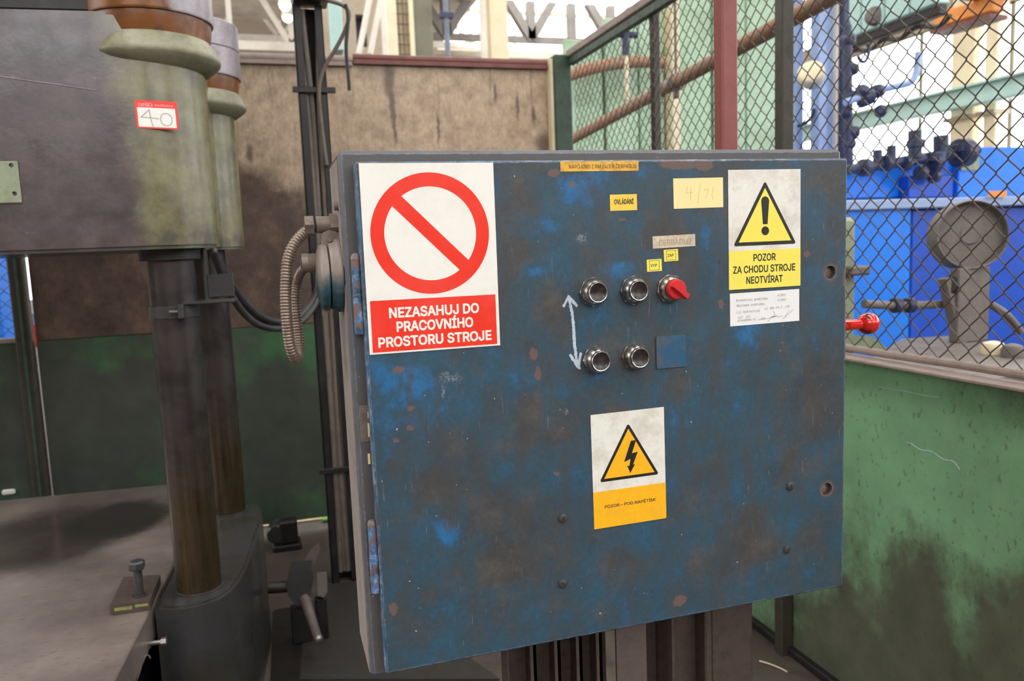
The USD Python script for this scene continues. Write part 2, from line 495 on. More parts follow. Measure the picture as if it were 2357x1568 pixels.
# brown oily upper panels of the back partition
def brown_panel():
    g = G('brown_sheet_steel')
    p = g.pos()
    z = g.n('separate_xyz', 'z', vector=p)
    st = g.noise(1, 6, 0.62, g.map(p, scale=(9, 1, 1.3)))
    cl = g.noise(3.2, 8, 0.66, p)
    mo = g.noise(16, 6, 0.65, p)
    tan = g.ramp(mo, [(0.3, lin(146, 124, 104)), (0.5, lin(172, 150, 126)), (0.7, lin(186, 164, 140))])
    drk = g.ramp(g.noise(7, 6, 0.65, p), [(0.3, lin(60, 48, 44)), (0.5, lin(84, 68, 60)), (0.7, lin(112, 92, 78))])
    f = g.m('add', g.mr(z, 1.66, 2.14, -0.62, 0.18, smooth=False), g.m('add', g.m('multiply', cl, 1.1), g.m('multiply', st, 0.5)))
    x = g.n('separate_xyz', 'x', vector=p)
    f = g.m('add', f, g.mr(x, 0.0, 0.6, 0, 0.36, smooth=False))
    c = g.mix(g.mr(f, 0.50, 0.86), drk, tan)
    c = g.mix(0.55, c, g.ramp(g.noise(70, 5, 0.7, g.map(p, scale=(1, 1, .45))), [(0.3, (0.33,) * 3), (0.7, (0.67,) * 3)]), 'overlay')
    c = g.mix(g.mr(g.noise(1, 6, 0.7, g.map(p, loc=(3, 0, 0), scale=(30, 1, 2.2))), 0.55, 0.72, 0, 0.55), c, lin(100, 78, 68))
    w = g.warp(p, 14, 0.05)
    s = []
    for px, y0, y1, r in [(895, 130, 235, .035), (902, 180, 300, .018), (908, 240, 340, .012), (1190, 210, 280, .012), (1140, 190, 240, .01), (1008, 250, 340, .008), (1228, 240, 290, .012), (960, 130, 160, .05), (1075, 130, 165, .06), (1250, 300, 360, .05), (1270, 200, 330, .03), (575, 330, 380, .02)]:
        a, b = wy(px, y0, 4.36), wy(px, y1, 4.36)
        s.append(g.blob(w, (a + b) / 2, (r * 1.35, 0, abs(a[2] - b[2]) * 0.65), 0.25))
    c = g.mix(g.m('multiply', g.any(s), 0.8), c, lin(78, 56, 52))
    c = g.mix(g.mr(g.noise(44, 3, 0.6, p), 0.68, 0.74, 0, 0.5), c, lin(76, 60, 54))
    c = g.mix(g.mr(g.noise(7, 4, 0.6, g.map(p, loc=(4, 0, 1))), 0.62, 0.75, 0, 0.5), c, lin(128, 88, 50))
    return g.done(c, g.mr(cl, 0.3, 0.7, 0.4, 0.6), 0.0, bump=mo, strength=0.25, dist=0.004)


def green_panel(name, green, dirt_shade, thr, blobs=(), clean=(), speck=0.6):
    g = G(name)
    p = g.pos()
    cl = g.noise(2.6, 8, 0.64, p)
    mo = g.noise(30, 6, 0.65, g.map(p, scale=(1, 1, 0.55)))
    gr = g.ramp(g.noise(6, 5, 0.6, p), [(0.3, tuple(0.85 * k for k in lin(*green))), (0.7, tuple(1.15 * k for k in lin(*green)))])
    dr = g.ramp(g.noise(9, 5, 0.6, p), [(0.3, tuple(0.8 * k for k in lin(*dirt_shade))), (0.7, tuple(1.2 * k for k in lin(*dirt_shade)))])  # grime, and on the fence sheet the painted shadows too
    f = g.m('add', cl, g.m('multiply', mo, 0.3))
    w = g.warp(g.warp(p, 5, 0.12), 40, 0.03)
    if blobs:
        f = g.m('subtract', f, g.m('multiply', g.any([g.blob(w, c, r, 0.3) for c, r in blobs]), 0.5))
    if clean:
        f = g.m('add', f, g.m('multiply', g.any([g.blob(w, c, r, 0.3) for c, r in clean]), 0.4))
    f = g.m('add', f, g.m('multiply', g.m('subtract', g.noise(9, 7, 0.7, g.map(p, loc=(2, 6, 1))), 0.5), 0.45))
    c = g.mix(g.mr(f, thr - 0.24, thr + 0.24), dr, gr)
    c = g.mix(g.mr(g.noise(55, 4, 0.65, g.map(p, scale=(1, 1, 0.6))), 0.58, 0.68, 0, speck), c, lin(70, 72, 50))
    c = g.mix(g.mr(g.noise(70, 2, 0.6, g.map(p, loc=(5, 2, 1))), 0.70, 0.74, 0, speck), c, lin(108, 70, 48))
    return g.done(c, g.mr(cl, 0.3, 0.7, 0.36, 0.52), bump=mo, strength=0.2, dist=0.003)


M['brown'] = brown_panel()
bl = [(wy(640, 1000, 4.36), (.34, 0, .42)), (wy(160, 1000, 4.36), (.5, 0, .40)), (wy(300, 900, 4.36), (.4, 0, .2))]
M['greenlow'] = green_panel('green_lower_sheet', (62, 100, 66), (62, 67, 60), 0.72, bl, [(wy(745, 800, 4.36), (.16, 0, .18)), (wy(660, 790, 4.36), (.2, 0, .1)), (wy(260, 860, 4.36), (.12, 0, .1))], 0.25)
shade_blobs = [((1.69, 1.9, 0.02), (0, .62, .50)), ((1.69, 1.35, .42), (0, .34, .42)), ((1.69, 1.74, .20), (0, .22, .62)), ((1.69, 2.2, .62), (0, .16, .20))]  # soft cast shadows painted into the fence sheet as dark blobs
M['fencegreen'] = green_panel('green_fence_sheet', (120, 164, 122), (84, 88, 72), 0.56, shade_blobs, [((1.69, 2.0, .95), (0, .5, .3)), ((1.69, 1.5, .85), (0, .5, .25))], 0.55)
M['postgreen'] = plain('dark_green_steel', (56, 78, 64), 0.5, grime=0.6, scale=20, dirt=(52, 50, 44))
M['postdark'] = plain('brown_black_steel', (62, 58, 48), 0.5, grime=0.5, scale=24, dirt=(44, 40, 36))
M['railgrey'] = plain('dusty_rail', (150, 134, 126), 0.6, grime=0.4, scale=24, dirt=(104, 88, 80))
M['wire'] = plain('rusty_wire', (86, 74, 68), 0.55, 0.3, grime=0.5, scale=40, dirt=(60, 48, 42))
M['maroon'] = plain('maroon_pipe', (112, 62, 56), 0.5, grime=0.4, scale=12, dirt=(70, 48, 42))
M['redpost'] = plain('red_oxide_post', (138, 74, 70), 0.5, grime=0.3, scale=24, dirt=(110, 66, 60))
M['pipe'] = plain('brown_pipe', (150, 124, 100), 0.6, grime=0.5, scale=6, dirt=(170, 96, 50))
M['hose'] = plain('black_rubber', (44, 43, 46), 0.38, grime=0.5, scale=14, dirt=(78, 72, 70))
M['cable'] = plain('grey_cable', (112, 100, 90), 0.5, grime=0.4, scale=14)
M['flex'] = plain('flexible_metal', (140, 126, 114), 0.36, 0.6, grime=0.7, scale=45, dirt=(92, 66, 52))


def floor_mat():
    g = G('oily_concrete')
    p = g.pos()
    a = g.noise(1.3, 8, 0.65, p)
    c = g.ramp(a, [(0.3, lin(58, 50, 46)), (0.5, lin(82, 72, 66)), (0.7, lin(102, 92, 85))])
    c = g.mix(g.mr(g.noise(5, 6, 0.65, p), 0.5, 0.7, 0, 0.6), c, lin(54, 46, 42))
    c = g.mix(g.mr(g.noise(60, 4, 0.6, p), 0.62, 0.7, 0, 0.4), c, lin(120, 108, 100))
    return g.done(c, g.mr(a, 0.3, 0.7, 0.45, 0.7), bump=g.noise(40, 5, 0.6, p), strength=0.3, dist=0.004)


M['floor'] = floor_mat()
M['oily'] = plain('pit_shade_black', (36, 30, 28), 0.4, grime=0.5, scale=6, dirt=(48, 32, 28))  # black tone of the shaded pit painted on the floor
M['board'] = plain('sunlit_floor_tone', (240, 214, 170), 0.7, grime=0.2)  # pale tone of the sunlit floor beyond the partition, painted
M['rag'] = plain('green_cloth', (120, 190, 80), 0.8, grime=0.2)
M['plate'] = plain('steel_floor_plate', (62, 58, 56), 0.5, 0.3, grime=0.6, scale=8, dirt=(54, 48, 46))


def ram_mat(name, split):
    """Dark greasy paint, worn to pale olive round the corner bosses (split: local x of the boundary, None for all olive)."""
    g = G(name)
    p = g.obj()
    a = g.noise(7, 7, 0.62, p)
    fi = g.noise(60, 5, 0.65, p)
    dk = g.ramp(g.noise(9, 6, 0.6, p), [(0.3, lin(58, 50, 52)), (0.5, lin(76, 66, 69)), (0.7, lin(92, 78, 79))])
    ol = g.ramp(g.noise(11, 6, 0.65, p), [(0.28, lin(78, 73, 52)), (0.46, lin(104, 100, 72)), (0.62, lin(120, 118, 86)), (0.8, lin(106, 104, 44))])
    ol = g.mix(g.mr(g.noise(9, 7, 0.7, g.map(p, scale=(1, 1, .6))), 0.48, 0.68, 0, 0.8), ol, lin(92, 84, 78))
    if split is None:
        c = ol
    else:
        x = g.n('separate_xyz', 'x', vector=p)
        y = g.n('separate_xyz', 'y', vector=p)
        zz = g.n('separate_xyz', 'z', vector=p)
        e = g.m('add', g.m('subtract', x, g.m('multiply', g.m('subtract', 2.1, zz), 0.10)), g.m('multiply', g.m('subtract', a, 0.5), 0.14))
        c = g.mix(g.mr(e, split - 0.04, split + 0.04), dk, ol)
        c = g.mix(g.mr(g.noise(1, 5, 0.65, g.map(p, scale=(14, 14, 40))), 0.66, 0.72, 0, 0.6), c, lin(120, 116, 110))
        low = g.m('multiply', g.mr(zz, 1.56, 1.62, 1, 0), g.mr(g.noise(20, 5, 0.6, p), 0.4, 0.6, 0.2, 1.0))
        c = g.mix(g.m('multiply', low, 0.6), c, lin(62, 54, 54))
    c = g.mix(0.35, c, g.ramp(fi, [(0.3, (0.38,) * 3), (0.7, (0.62,) * 3)]), 'overlay')
    return g.done(c, g.mr(a, 0.3, 0.7, 0.20, 0.36), bump=fi, strength=0.12, dist=0.003, specular_ior_level=0.7)


M['ram'] = ram_mat('press_ram_paint', -0.085)
M['olive'] = ram_mat('press_olive_paint', None)


def column_mat():
    g = G('oiled_column_steel')
    p = g.pos()
    z = g.n('separate_xyz', 'z', vector=p)
    st = g.noise(1, 6, 0.6, g.map(p, scale=(60, 60, 2.5)))
    a = g.noise(9, 6, 0.6, p)
    dk = g.ramp(a, [(0.3, lin(48, 44, 45)), (0.6, lin(66, 60, 60)), (0.8, lin(62, 50, 46))])
    br = g.ramp(st, [(0.3, lin(48, 38, 26)), (0.5, lin(66, 53, 36)), (0.7, lin(84, 68, 45))])
    e = g.m('add', z, g.m('multiply', g.m('subtract', a, 0.5), 0.30))
    c = g.mix(g.mr(e, 0.66, 1.08, 1, 0), dk, br)
    return g.done(c, g.mr(a, 0.3, 0.7, 0.26, 0.42), 0.45, bump=st, strength=0.08, dist=0.002)


M['column'] = column_mat()
M['collar'] = plain('worn_pale_collar', (142, 141, 118), 0.42, grime=0.8, scale=9, dirt=(98, 94, 70))
M['grease'] = plain('brown_grease', (116, 66, 22), 0.3, grime=0.9, scale=18, dirt=(64, 38, 20))
M['sleeve'] = plain('pale_steel_sleeve', (150, 142, 148), 0.4, 0.4, grime=0.5, scale=14, dirt=(96, 86, 90))
def sleeve_grease():
    g = G('sleeve_with_grease')
    p = g.obj()
    x = g.n('separate_xyz', 'x', vector=p)
    a = g.noise(16, 6, 0.65, p)
    e = g.m('add', x, g.m('multiply', g.m('subtract', a, 0.5), 0.08))
    c = g.mix(g.mr(e, 0.06, 0.10), g.ramp(a, [(0.3, lin(70, 42, 20)), (0.5, lin(118, 70, 26)), (0.7, lin(92, 56, 26))]), g.ramp(a, [(0.3, lin(120, 112, 118)), (0.7, lin(164, 156, 162))]))
    return g.done(c, 0.3, 0.2, bump=a, strength=0.2, dist=0.003)


M['sleevegrease'] = sleeve_grease()
M['pad'] = plain('pale_green_paint', (142, 152, 126), 0.55, grime=0.5, scale=24, dirt=(110, 108, 92))


def table_mat():
    g = G('worn_table_steel')
    p = g.pos()
    a = g.noise(3.5, 7, 0.6, p)
    st = g.noise(1, 5, 0.6, g.map(p, rot=(0, 0, 0.5), scale=(26, 90, 20)))
    c = g.ramp(a, [(0.3, lin(100, 90, 86)), (0.5, lin(124, 112, 107)), (0.7, lin(146, 134, 127))])
    c = g.mix(g.mr(st, 0.55, 0.68, 0, 0.45), c, lin(72, 64, 62))
    w = g.warp(p, 7, 0.1)
    spot = g.blob(w, wz(265, 1200, .5), (.24, .34, 0), 0.5)
    c = g.mix(g.m('multiply', spot, 0.6), c, lin(56, 54, 50))
    sm = g.any([g.blob(w, wz(110, 1235, .5), (.42, .5, 0), 0.4), spot])
    r = g.mr(sm, 0, 1, 0.34, 0.15)
    r = g.mr(sm, 0, 1, 0.36, 0.13)
    return g.done(c, r, g.mr(sm, 0, 1, 0.25, 0.75), bump=g.m('add', g.noise(24, 5, 0.6, p), st), strength=0.07, dist=0.004)


M['table'] = table_mat()
M['block'] = plain('dark_base_casting', (62, 62, 64), 0.28, 0.1, grime=0.8, scale=7, dirt=(48, 44, 30))
M['bolt'] = plain('bright_bolt', (150, 142, 142), 0.35, 0.8, grime=0.3, scale=60)
M['limeflake'] = plain('lime_paint_flake', (186, 194, 120), 0.6, grime=0.3, scale=60)

# far things in the hall
M['hallgreen'] = plain('pale_green_machine', (172, 200, 172), 0.5, grime=0.55, scale=2.5, dirt=(128, 148, 112))
M['hallteal'] = plain('pale_teal_girder', (176, 210, 204), 0.5, grime=0.25, scale=3, dirt=(140, 160, 156))
M['cream'] = plain('cream_steel', (226, 212, 180), 0.6, grime=0.25, scale=3, dirt=(176, 154, 124))
M['trussgrey'] = plain('grey_truss', (120, 114, 108), 0.6, grime=0.3, scale=2)
M['truss'] = plain('white_truss', (222, 214, 202), 0.6, grime=0.3, scale=2, dirt=(140, 128, 116))
M['wallbeige'] = plain('beige_wall', (170, 156, 138), 0.8, grime=0.4, scale=1, dirt=(126, 112, 98))
M['roof'] = plain('dusty_roof', (206, 192, 172), 0.85, grime=0.4, scale=1, dirt=(110, 98, 88))
M['steelblue'] = plain('blue_grey_pipe', (112, 122, 134), 0.5, grime=0.3)
M['hallgrey'] = plain('green_grey_column', (116, 116, 98), 0.6, grime=0.3, scale=2)
M['blue'] = plain('bright_blue_paint', (16, 122, 236), 0.4, grime=0.15, scale=4, dirt=(18, 60, 150))
M['bluedark'] = plain('deep_blue_paint', (10, 76, 190), 0.4, grime=0.25, scale=5, dirt=(8, 46, 120))
M['bluepost'] = plain('grey_blue_paint', (142, 164, 204), 0.3, grime=0.3, scale=6, dirt=(92, 112, 160))
M['machinegrey'] = plain('dusty_grey_iron', (112, 104, 100), 0.6, grime=0.4, scale=10, dirt=(84, 76, 72))
M['navy'] = plain('navy_fittings', (40, 50, 82), 0.45, grime=0.4, scale=14, dirt=(50, 48, 52))
M['orange'] = plain('orange_crane', (226, 140, 60), 0.5, grime=0.3, scale=6, dirt=(170, 100, 60))
M['sky_pane'] = glow('bright_roof_glazing', (1.0, 0.985, 0.96), SKYLIGHT)
M['win_pane'] = glow('bright_wall_glazing', (0.97, 0.985, 1.0), WINDOW)
M['lamp'] = glow('lit_lamp', (1.0, 0.97, 0.72), 14.0)

# ---------------------------------------------------------------- the hall: floor, walls, roof, windows
HX0, HX1, HY0, HY1, HZ = -10.0, 13.0, -10.0, 32.0, 9.2
struct('floor', box((HX0, HY0, -0.12), (HX1, HY1, 0)), M['floor'])
wn = 0


def wall(name, origin, ex, L, H, holes, mat):
    """A wall of length L along ex and height H, 0.3 thick, with its window openings cut out and glazed with bright frosted panes."""
    global wn
    ex = np.array(ex, float)
    ez, en = np.array([0, 0, 1.0]), np.cross(ex, [0, 0, 1.0])
    poly = sg.box(0, 0, L, H)
    for u0, u1, z0, z1, nu, nz in holes:
        poly = poly.difference(sg.box(u0, z0, u1, z1))
    struct(name, place(prism(poly, 0, 0.3), origin, ex, ez, en), mat)
    for u0, u1, z0, z1, nu, nz in holes:
        wn += 1
        t = Thing(f'window_{wn}', None, None, kind='structure')
        fr = []
        for a in np.linspace(u0, u1, nu + 1):
            fr.append(box((a - .035, z0, .02), (a + .035, z1, .12)))
        for b in np.linspace(z0, z1, nz + 1):
            fr.append(box((u0, b - .035, .02), (u1, b + .035, .12)))
        t.part('window_frame', place(fr, origin, ex, ez, en), M['hallgrey'])
        us, zs = np.linspace(u0, u1, nu + 1), np.linspace(z0, z1, nz + 1)
        for i in range(nu):
            for j in range(nz):
                t.part('pane', place(box((us[i] + .03, zs[j] + .03, .06), (us[i + 1] - .03, zs[j + 1] - .03, .07)), origin, ex, ez, en), M['win_pane'], smooth=False)


# right wall (u runs along +y from HY0), its outside towards +x
wall('wall_right', (HX1, HY0, 0), (0, 1, 0), HY1 - HY0, HZ,
     [(1, 8, 2.4, 7.5, 1, 1), (9, 15, 2.4, 7.5, 1, 1), (17.2, 27.6, 2.3, 5.5, 5, 2), (17.2, 27.6, 6.0, 8.4, 5, 1), (29, 41, 2.5, 7.5, 2, 1)], M['wallbeige'])
wall('wall_left', (HX0, HY1, 0), (0, -1, 0), HY1 - HY0, HZ, [(6, 14, 2.4, 7.0, 1, 1), (16, 24, 2.4, 7.0, 1, 1), (26, 34, 2.4, 7.0, 1, 1)], M['wallbeige'])
wall('wall_back', (HX1, HY1, 0), (-1, 0, 0), HX1 - HX0, HZ, [(0.2, 4.1, 5.6, 9.1, 3, 2), (19.4, 22.4, 0.2, 4.6, 1, 1)], M['wallbeige'])  # the low second window is added to brighten the slit
wall('wall_front', (HX0, HY0, 0), (1, 0, 0), HX1 - HX0, HZ, [(2, 10, 4.4, 8.6, 1, 1), (12, 21, 4.4, 8.6, 1, 1)], M['wallbeige'])  # unseen windows added behind the viewpoint to light the cabinet front
roof = sg.box(HX0, HY0, HX1, HY1)
lights = [(-4.6, -1.6, -8, 3.0), (1.2, 4.4, -8, 3.4), (6.4, 9.4, -8, 13), (-4.6, -1.6, 6.5, 20), (1.2, 4.4, 6.5, 17), (6.8, 12.6, 20, 31)]
for a, b, c0, d0 in lights:
    roof = roof.difference(sg.box(a, c0, b, d0))
struct('ceiling', prism(roof, HZ, HZ + .25), M['roof'])
for a, b, c0, d0 in lights:
    wn += 1
    t = Thing(f'window_{wn}', None, None, kind='structure')
    t.part('pane', box((a, c0, HZ + .08), (b, d0, HZ + .1)), M['sky_pane'], smooth=False)
    t.part('window_frame', [box((a, y - .04, HZ - .04), (b, y + .04, HZ + .07)) for y in np.arange(c0, d0 + .1, 3.0)], M['roof'])

# ---------------------------------------------------------------- back partition of the press cage
YB, XF = 4.36, 1.71
t = Thing('partition_wall', 'tall steel partition behind the press, brown stained sheet above and green sheet below', 'partition', (0.25, YB, 0))
t.part('upper_sheet', box((-1.118, YB - .004, 1.136), (1.60, YB + .004, 2.515)), M['brown'], 'brown oil-streaked upper sheet')
t.part('lower_sheet', box((-1.118, YB - .012, .058), (1.60, YB - .004, 1.132)), M['greenlow'], 'grimy green lower sheet')
t.part('cross_rail', box((-1.118, YB + .004, 1.10), (1.60, YB + .04, 1.14), .004), M['postgreen'])
t.part('top_rail', [cyl((.50, YB, 2.525), (1.60, YB, 2.525), .021, 16), box((.5, YB - .03, 2.49), (1.6, YB - .005, 2.512))], M['maroon'], 'maroon tube along the top')
t.part('top_rail', [cyl((-1.13, YB, 2.515), (.49, YB, 2.515), .021, 16), box((-1.13, YB - .03, 2.478), (.49, YB - .005, 2.498))], M['railgrey'], 'dull grey tube along the top')
for x in (-1.09, .30, 1.56):
    t.part('foot', box((x - .025, YB + .004, 0), (x + .025, YB + .054, 1.1)), M['postgreen'])
t.part('clip', box(wy(4, 1142, YB - .03), wy(36, 1124, YB - .012) + [0, 0, 0], .006), M['whitedirty'], 'small off-white clip')

t = Thing('cage_panel', 'dark mesh cage panel with blue behind it, left of the narrow striped slit', 'fence panel', (-1.6, YB, 0))
t.part('post', box((-1.203, YB - .035, 0), (-1.134, YB + .035, 2.52), .006), M['postdark'])
t.part('post_rib', box((-1.172, YB - .045, 0), (-1.16, YB - .035, 2.5)), M['postgreen'])
t.part('lower_sheet', box((-2.1, YB - .006, .07), (-1.2, YB + .006, 1.13)), M['greenlow'])
t.part('rail', box((-2.1, YB - .02, 1.13), (-1.2, YB + .02, 1.155), .004), M['railgrey'])


def chain(u0, u1, z0, z1, to, d=.064, r=.0019, amp=.005, seed=1, n=5):
    """Chain-link mesh: zigzag wires in the plane, hooked into each other where they meet; to(u, z, h) places a point."""
    out = []
    h = d / 2
    rows = int((z1 - z0) / h)
    for k in range(int((u1 - u0) / h)):
        pts = []
        for j in range(rows + 1):
            side = (j + k) % 2
            uu, zz, s_ = u0 + (k + side) * h, z0 + j * h, 1 if side else -1
            pts += [(uu - s_ * .0030, zz - .0050, .0012 * s_), (uu + s_ * .0010, zz, 0), (uu - s_ * .0030, zz + .0050, -.0012 * s_)]
        P = np.array(pts)
        P[:, 1] = np.clip(P[:, 1], z0, z1)
        q = np.stack([P[:, 0] * 3, P[:, 1] * 3, P[:, 2] * 0 + seed], 1)
        fine = np.stack([P[:, 0] * 14, P[:, 1] * 14, P[:, 2] * 0 + seed], 1)
        P[:, 0] += (meshkit.noise(q, seed) - .5) * amp * 2 + (meshkit.noise(fine, seed) - .5) * .005
        P[:, 1] += (meshkit.noise(q + 9, seed) - .5) * amp * 2 + (meshkit.noise(fine + 9, seed) - .5) * .005
        P[:, 1] = np.maximum(P[:, 1], z0)
        out.append(tube(np.array([to(*p) for p in P]), r, n))
    return trimesh.util.concatenate(out)


t.part('wire_mesh', chain(-2.1, -1.2, 1.16, 1.9, lambda u, z, h: (u, YB + h, z), n=4), M['wire'], kind='stuff')

wb_ = wy(79, 770, 5.2)
pole = Thing('warning_board', 'narrow red and blue warning board seen through the slit in the back partition', 'board', (wb_[0], 5.2, 0))
for y0_, y1_, k_ in ((748, 800, 'signred'), (722, 748, 'bluepost'), (690, 722, 'white')):
    pole.part('stripe', box((wb_[0] - .10, 5.2, wy(79, y1_, 5.2)[2]), (wb_[0] + .10, 5.22, wy(79, y0_, 5.2)[2])), M[k_])
pole.part('leg', cyl((wb_[0] + .085, 5.21, 0), (wb_[0] + .085, 5.21, wy(79, 800, 5.2)[2]), .008, 10), M['dark'])
pole.part('foot', box((wb_[0] + .03, 5.12, 0), (wb_[0] + .14, 5.3, .02)), M['dark'])

# ---------------------------------------------------------------- chain-link fence on the right
t = Thing('chain_link_fence', 'long chain-link safety fence with green sheet base running along the right', 'fence', (XF, 2.4, 0))
t.part('lower_sheet', box((XF - .004, .7, .03), (XF + .004, 4.27, 1.115)), M['fencegreen'], 'stained green sheet with soft shadows painted on')
t.part('base_rail', box((XF - .03, .7, 0.002), (XF + .02, 4.27, .03), .004), M['dark'])
t.part('flange_rail', box((XF - .068, .7, 1.118), (XF + .012, 4.27, 1.127), .002), M['railgrey'], 'pale dusty flange')
t.part('mesh_bar', tube(np.array([(XF - .004, y, 1.146 + .0015 * math.sin(y * 9)) for y in np.linspace(.7, 4.27, 60)]), .0115, 10), M['railgrey'])
t.part('post', box((XF - .105, 4.28, 0), (XF - .005, 4.40, 2.56), .006), M['postgreen'], 'green corner post')
t.part('post_strip', box((XF - .125, 4.30, .1), (XF - .108, 4.36, 2.54)), M['cream'], 'pale strip beside the corner post')
fy0 = wx(1806, 100, XF - .03)[1]
t.part('post', box((XF - .055, fy0 - .022, 0), (XF - .008, fy0 + .022, 2.56), .004), M['postdark'])
for y, w in ((3.33, .036), (1.0, .05)):
    t.part('post', box((XF + .006, y - w / 2, 0), (XF + .006 + w, y + w / 2, 2.56), .004), M['postdark'])
t.part('top_rail', box((XF - .03, .7, 2.545), (XF + .03, 4.30, 2.585), .005), M['railgrey'])
t.part('top_rail', box((XF - .02, .7, 2.50), (XF + .012, 4.28, 2.544), .004), M['postgreen'])
t.part('wire_mesh', chain(.72, 4.27, 1.15, 2.52, lambda u, z, h: (XF - .004 + h, u, z)), M['wire'], kind='stuff')
sc = [wx(x, y, XF - .0045) for x, y in ((2088, 1019), (2105, 1027), (2120, 1036), (2145, 1040), (2160, 1050), (2175, 1059), (2195, 1063), (2203, 1072), (2209, 1081))]
t.part('scratch', tube(spline(sc, 40), .0011, 4), M['chalk'], 'white scratch')
sc = [wx(x, y, XF - .0045) for x, y in ((2022, 890), (2050, 896), (2085, 901), (2115, 908), (2140, 913), (2160, 914))]
t.part('scratch', tube(spline(sc, 40), .0009, 4), M['chalk'], 'white scratch')

# ---------------------------------------------------------------- control cabinet
cab = Thing('control_cabinet', 'blue scuffed steel control cabinet with push buttons, front and centre', 'control cabinet', (.58, 1.32, .8))
BX0, BX1, BZ0, BZ1, BY0, BY1 = .113, 1.047, .792, 1.6585, 1.266, 1.43


def on_door(px, py): return wy(px, py, D)


# body: a folded shell with a rim round the door opening
shell = m3.Manifold.cube([BX1 - BX0, BY1 - BY0, BZ1 - BZ0]).translate([BX0, BY0, BZ0])
shell = m3.Manifold.hull_points(np.array(box((BX0, BY0, BZ0), (BX1, BY1, BZ1), .006).vertices))
cut = m3.Manifold.cube([BX1 - BX0 - .13, .11, BZ1 - BZ0 - .13]).translate([BX0 + .065, BY0 - .01, BZ0 + .065])
cab.part('body', shell - cut, M['body'], smooth=25)
cab.part('side_panel', box((BX0 - .0015, BY0 + .012, BZ0 + .004), (BX0 + .002, BY1 - .004, BZ1 - .012)), M['side'], 'dusty pale side panel')
# door: pan with two lock holes
door = m3.Manifold.hull_points(np.array(box((DX0, D, DZ0), (DX1, BY0 - .003, DZ1), .003).vertices))
holes = [on_door(1911, 627), on_door(1903, 1126)]
for h in holes:
    c = m3.Manifold.cylinder(.06, .0125, .0125, 32).rotate([90, 0, 0]).translate([h[0], D + .04, h[2]])
    door = door - c
DOOR = cab.part('door', door, M['door'], smooth=25)
for h in holes:
    cab.part('lock_barrel', lathe([(.0122, 0), (.0122, .003), (.006, .006)], (h[0], D + .014, h[2]), (0, -1, 0), 24), M['gland'], under=DOOR)
# hinges
for (px, py0, py1) in ((822, 584, 770), (862, 1196, 1364)):
    a, b = wy(px, py0, D + .016), wy(px, py1, D + .016)
    x, z0, z1 = (a[0] + b[0]) / 2, b[2], a[2]
    x = .1285
    zm, r = (z0 + z1) / 2, .0082
    hp = cab.part('hinge', [lathe([(r * .8, 0), (r, .002), (r, zm - z0 - .001), (r * .9, zm - z0)], (x, D + .014, z0), (0, 0, 1), 20), box((x, D + .012, z0 + .002), (x + .012, D + .022, zm - .002))], M['hinge'])
    cab.part('hinge_pin', lathe([(r * .92, 0), (r * .92, z1 - zm - .010), (r * .8, z1 - zm - .004), (r * .45, z1 - zm), (.001, z1 - zm + .001)], (x, D + .014, zm), (0, 0, 1), 20), M['hinge'], under=hp)
    cab.part('hinge_pin', lathe([(r * .97, 0), (r * .93, .005), (r * .6, .009), (.001, .0105)], (x, D + .014, z1 - .009), (0, 0, 1), 20), M['gland'], under=hp, label='bare domed tip')
# peeling tape remnant on the rim
c = wy(842, 975, BY0)
cab.part('tape_remnant', box((c[0] - .010, BY0 - .0012, c[2] - .03), (c[0] + .012, BY0 + .001, c[2] + .03)), M['gland'])
cab.part('paint_flake', [box(wy(846, y0, BY0 - .002), wy(853, y1, BY0 - .001)) for y0, y1 in ((948, 962), (975, 1005), (1045, 1068))], M['note'], 'cream flakes')


def button(px, py):
    c = on_door(px, py)
    n = np.array([0, -1, 0])
    ang = (px * 7 + py) % 1.0
    nut = hull([c + r * np.array([math.cos(a + ang), 0, math.sin(a + ang)]) + [0, -h, 0] for r, h in ((.0255, 0), (.0255, .0045), (.0235, .0065)) for a in np.arange(8) * math.pi / 4])
    dome = lathe([(.0235, .005), (.0236, .008), (.0222, .013), (.0196, .0175), (.0176, .0195), (.0172, .023), (.0168, .0238), (.0152, .0238), (.0150, .016)], c, n, 48)
    b = cab.part('push_button', [nut, dome], M['chrome'], smooth=30)
    cab.part('ring', lathe([(.0170, .0226), (.0173, .0240), (.0165, .0248), (.0153, .0244), (.0150, .022)], c, n, 48, True), M['rim'], under=b, smooth=60)
    prof = [(.0149, .018)] + [(.0149 - .0149 * k / 8, .0222 - .0034 * (1 - ((8 - k) / 8) ** 2)) for k in range(8)] + [(.0002, .0188)]
    cab.part('button_cap', lathe(prof, c, n, 40), M['cap'], under=b, smooth=60)


for q in ((1364, 672), (1457, 668), (1371, 828), (1460, 820)):
    button(*q)
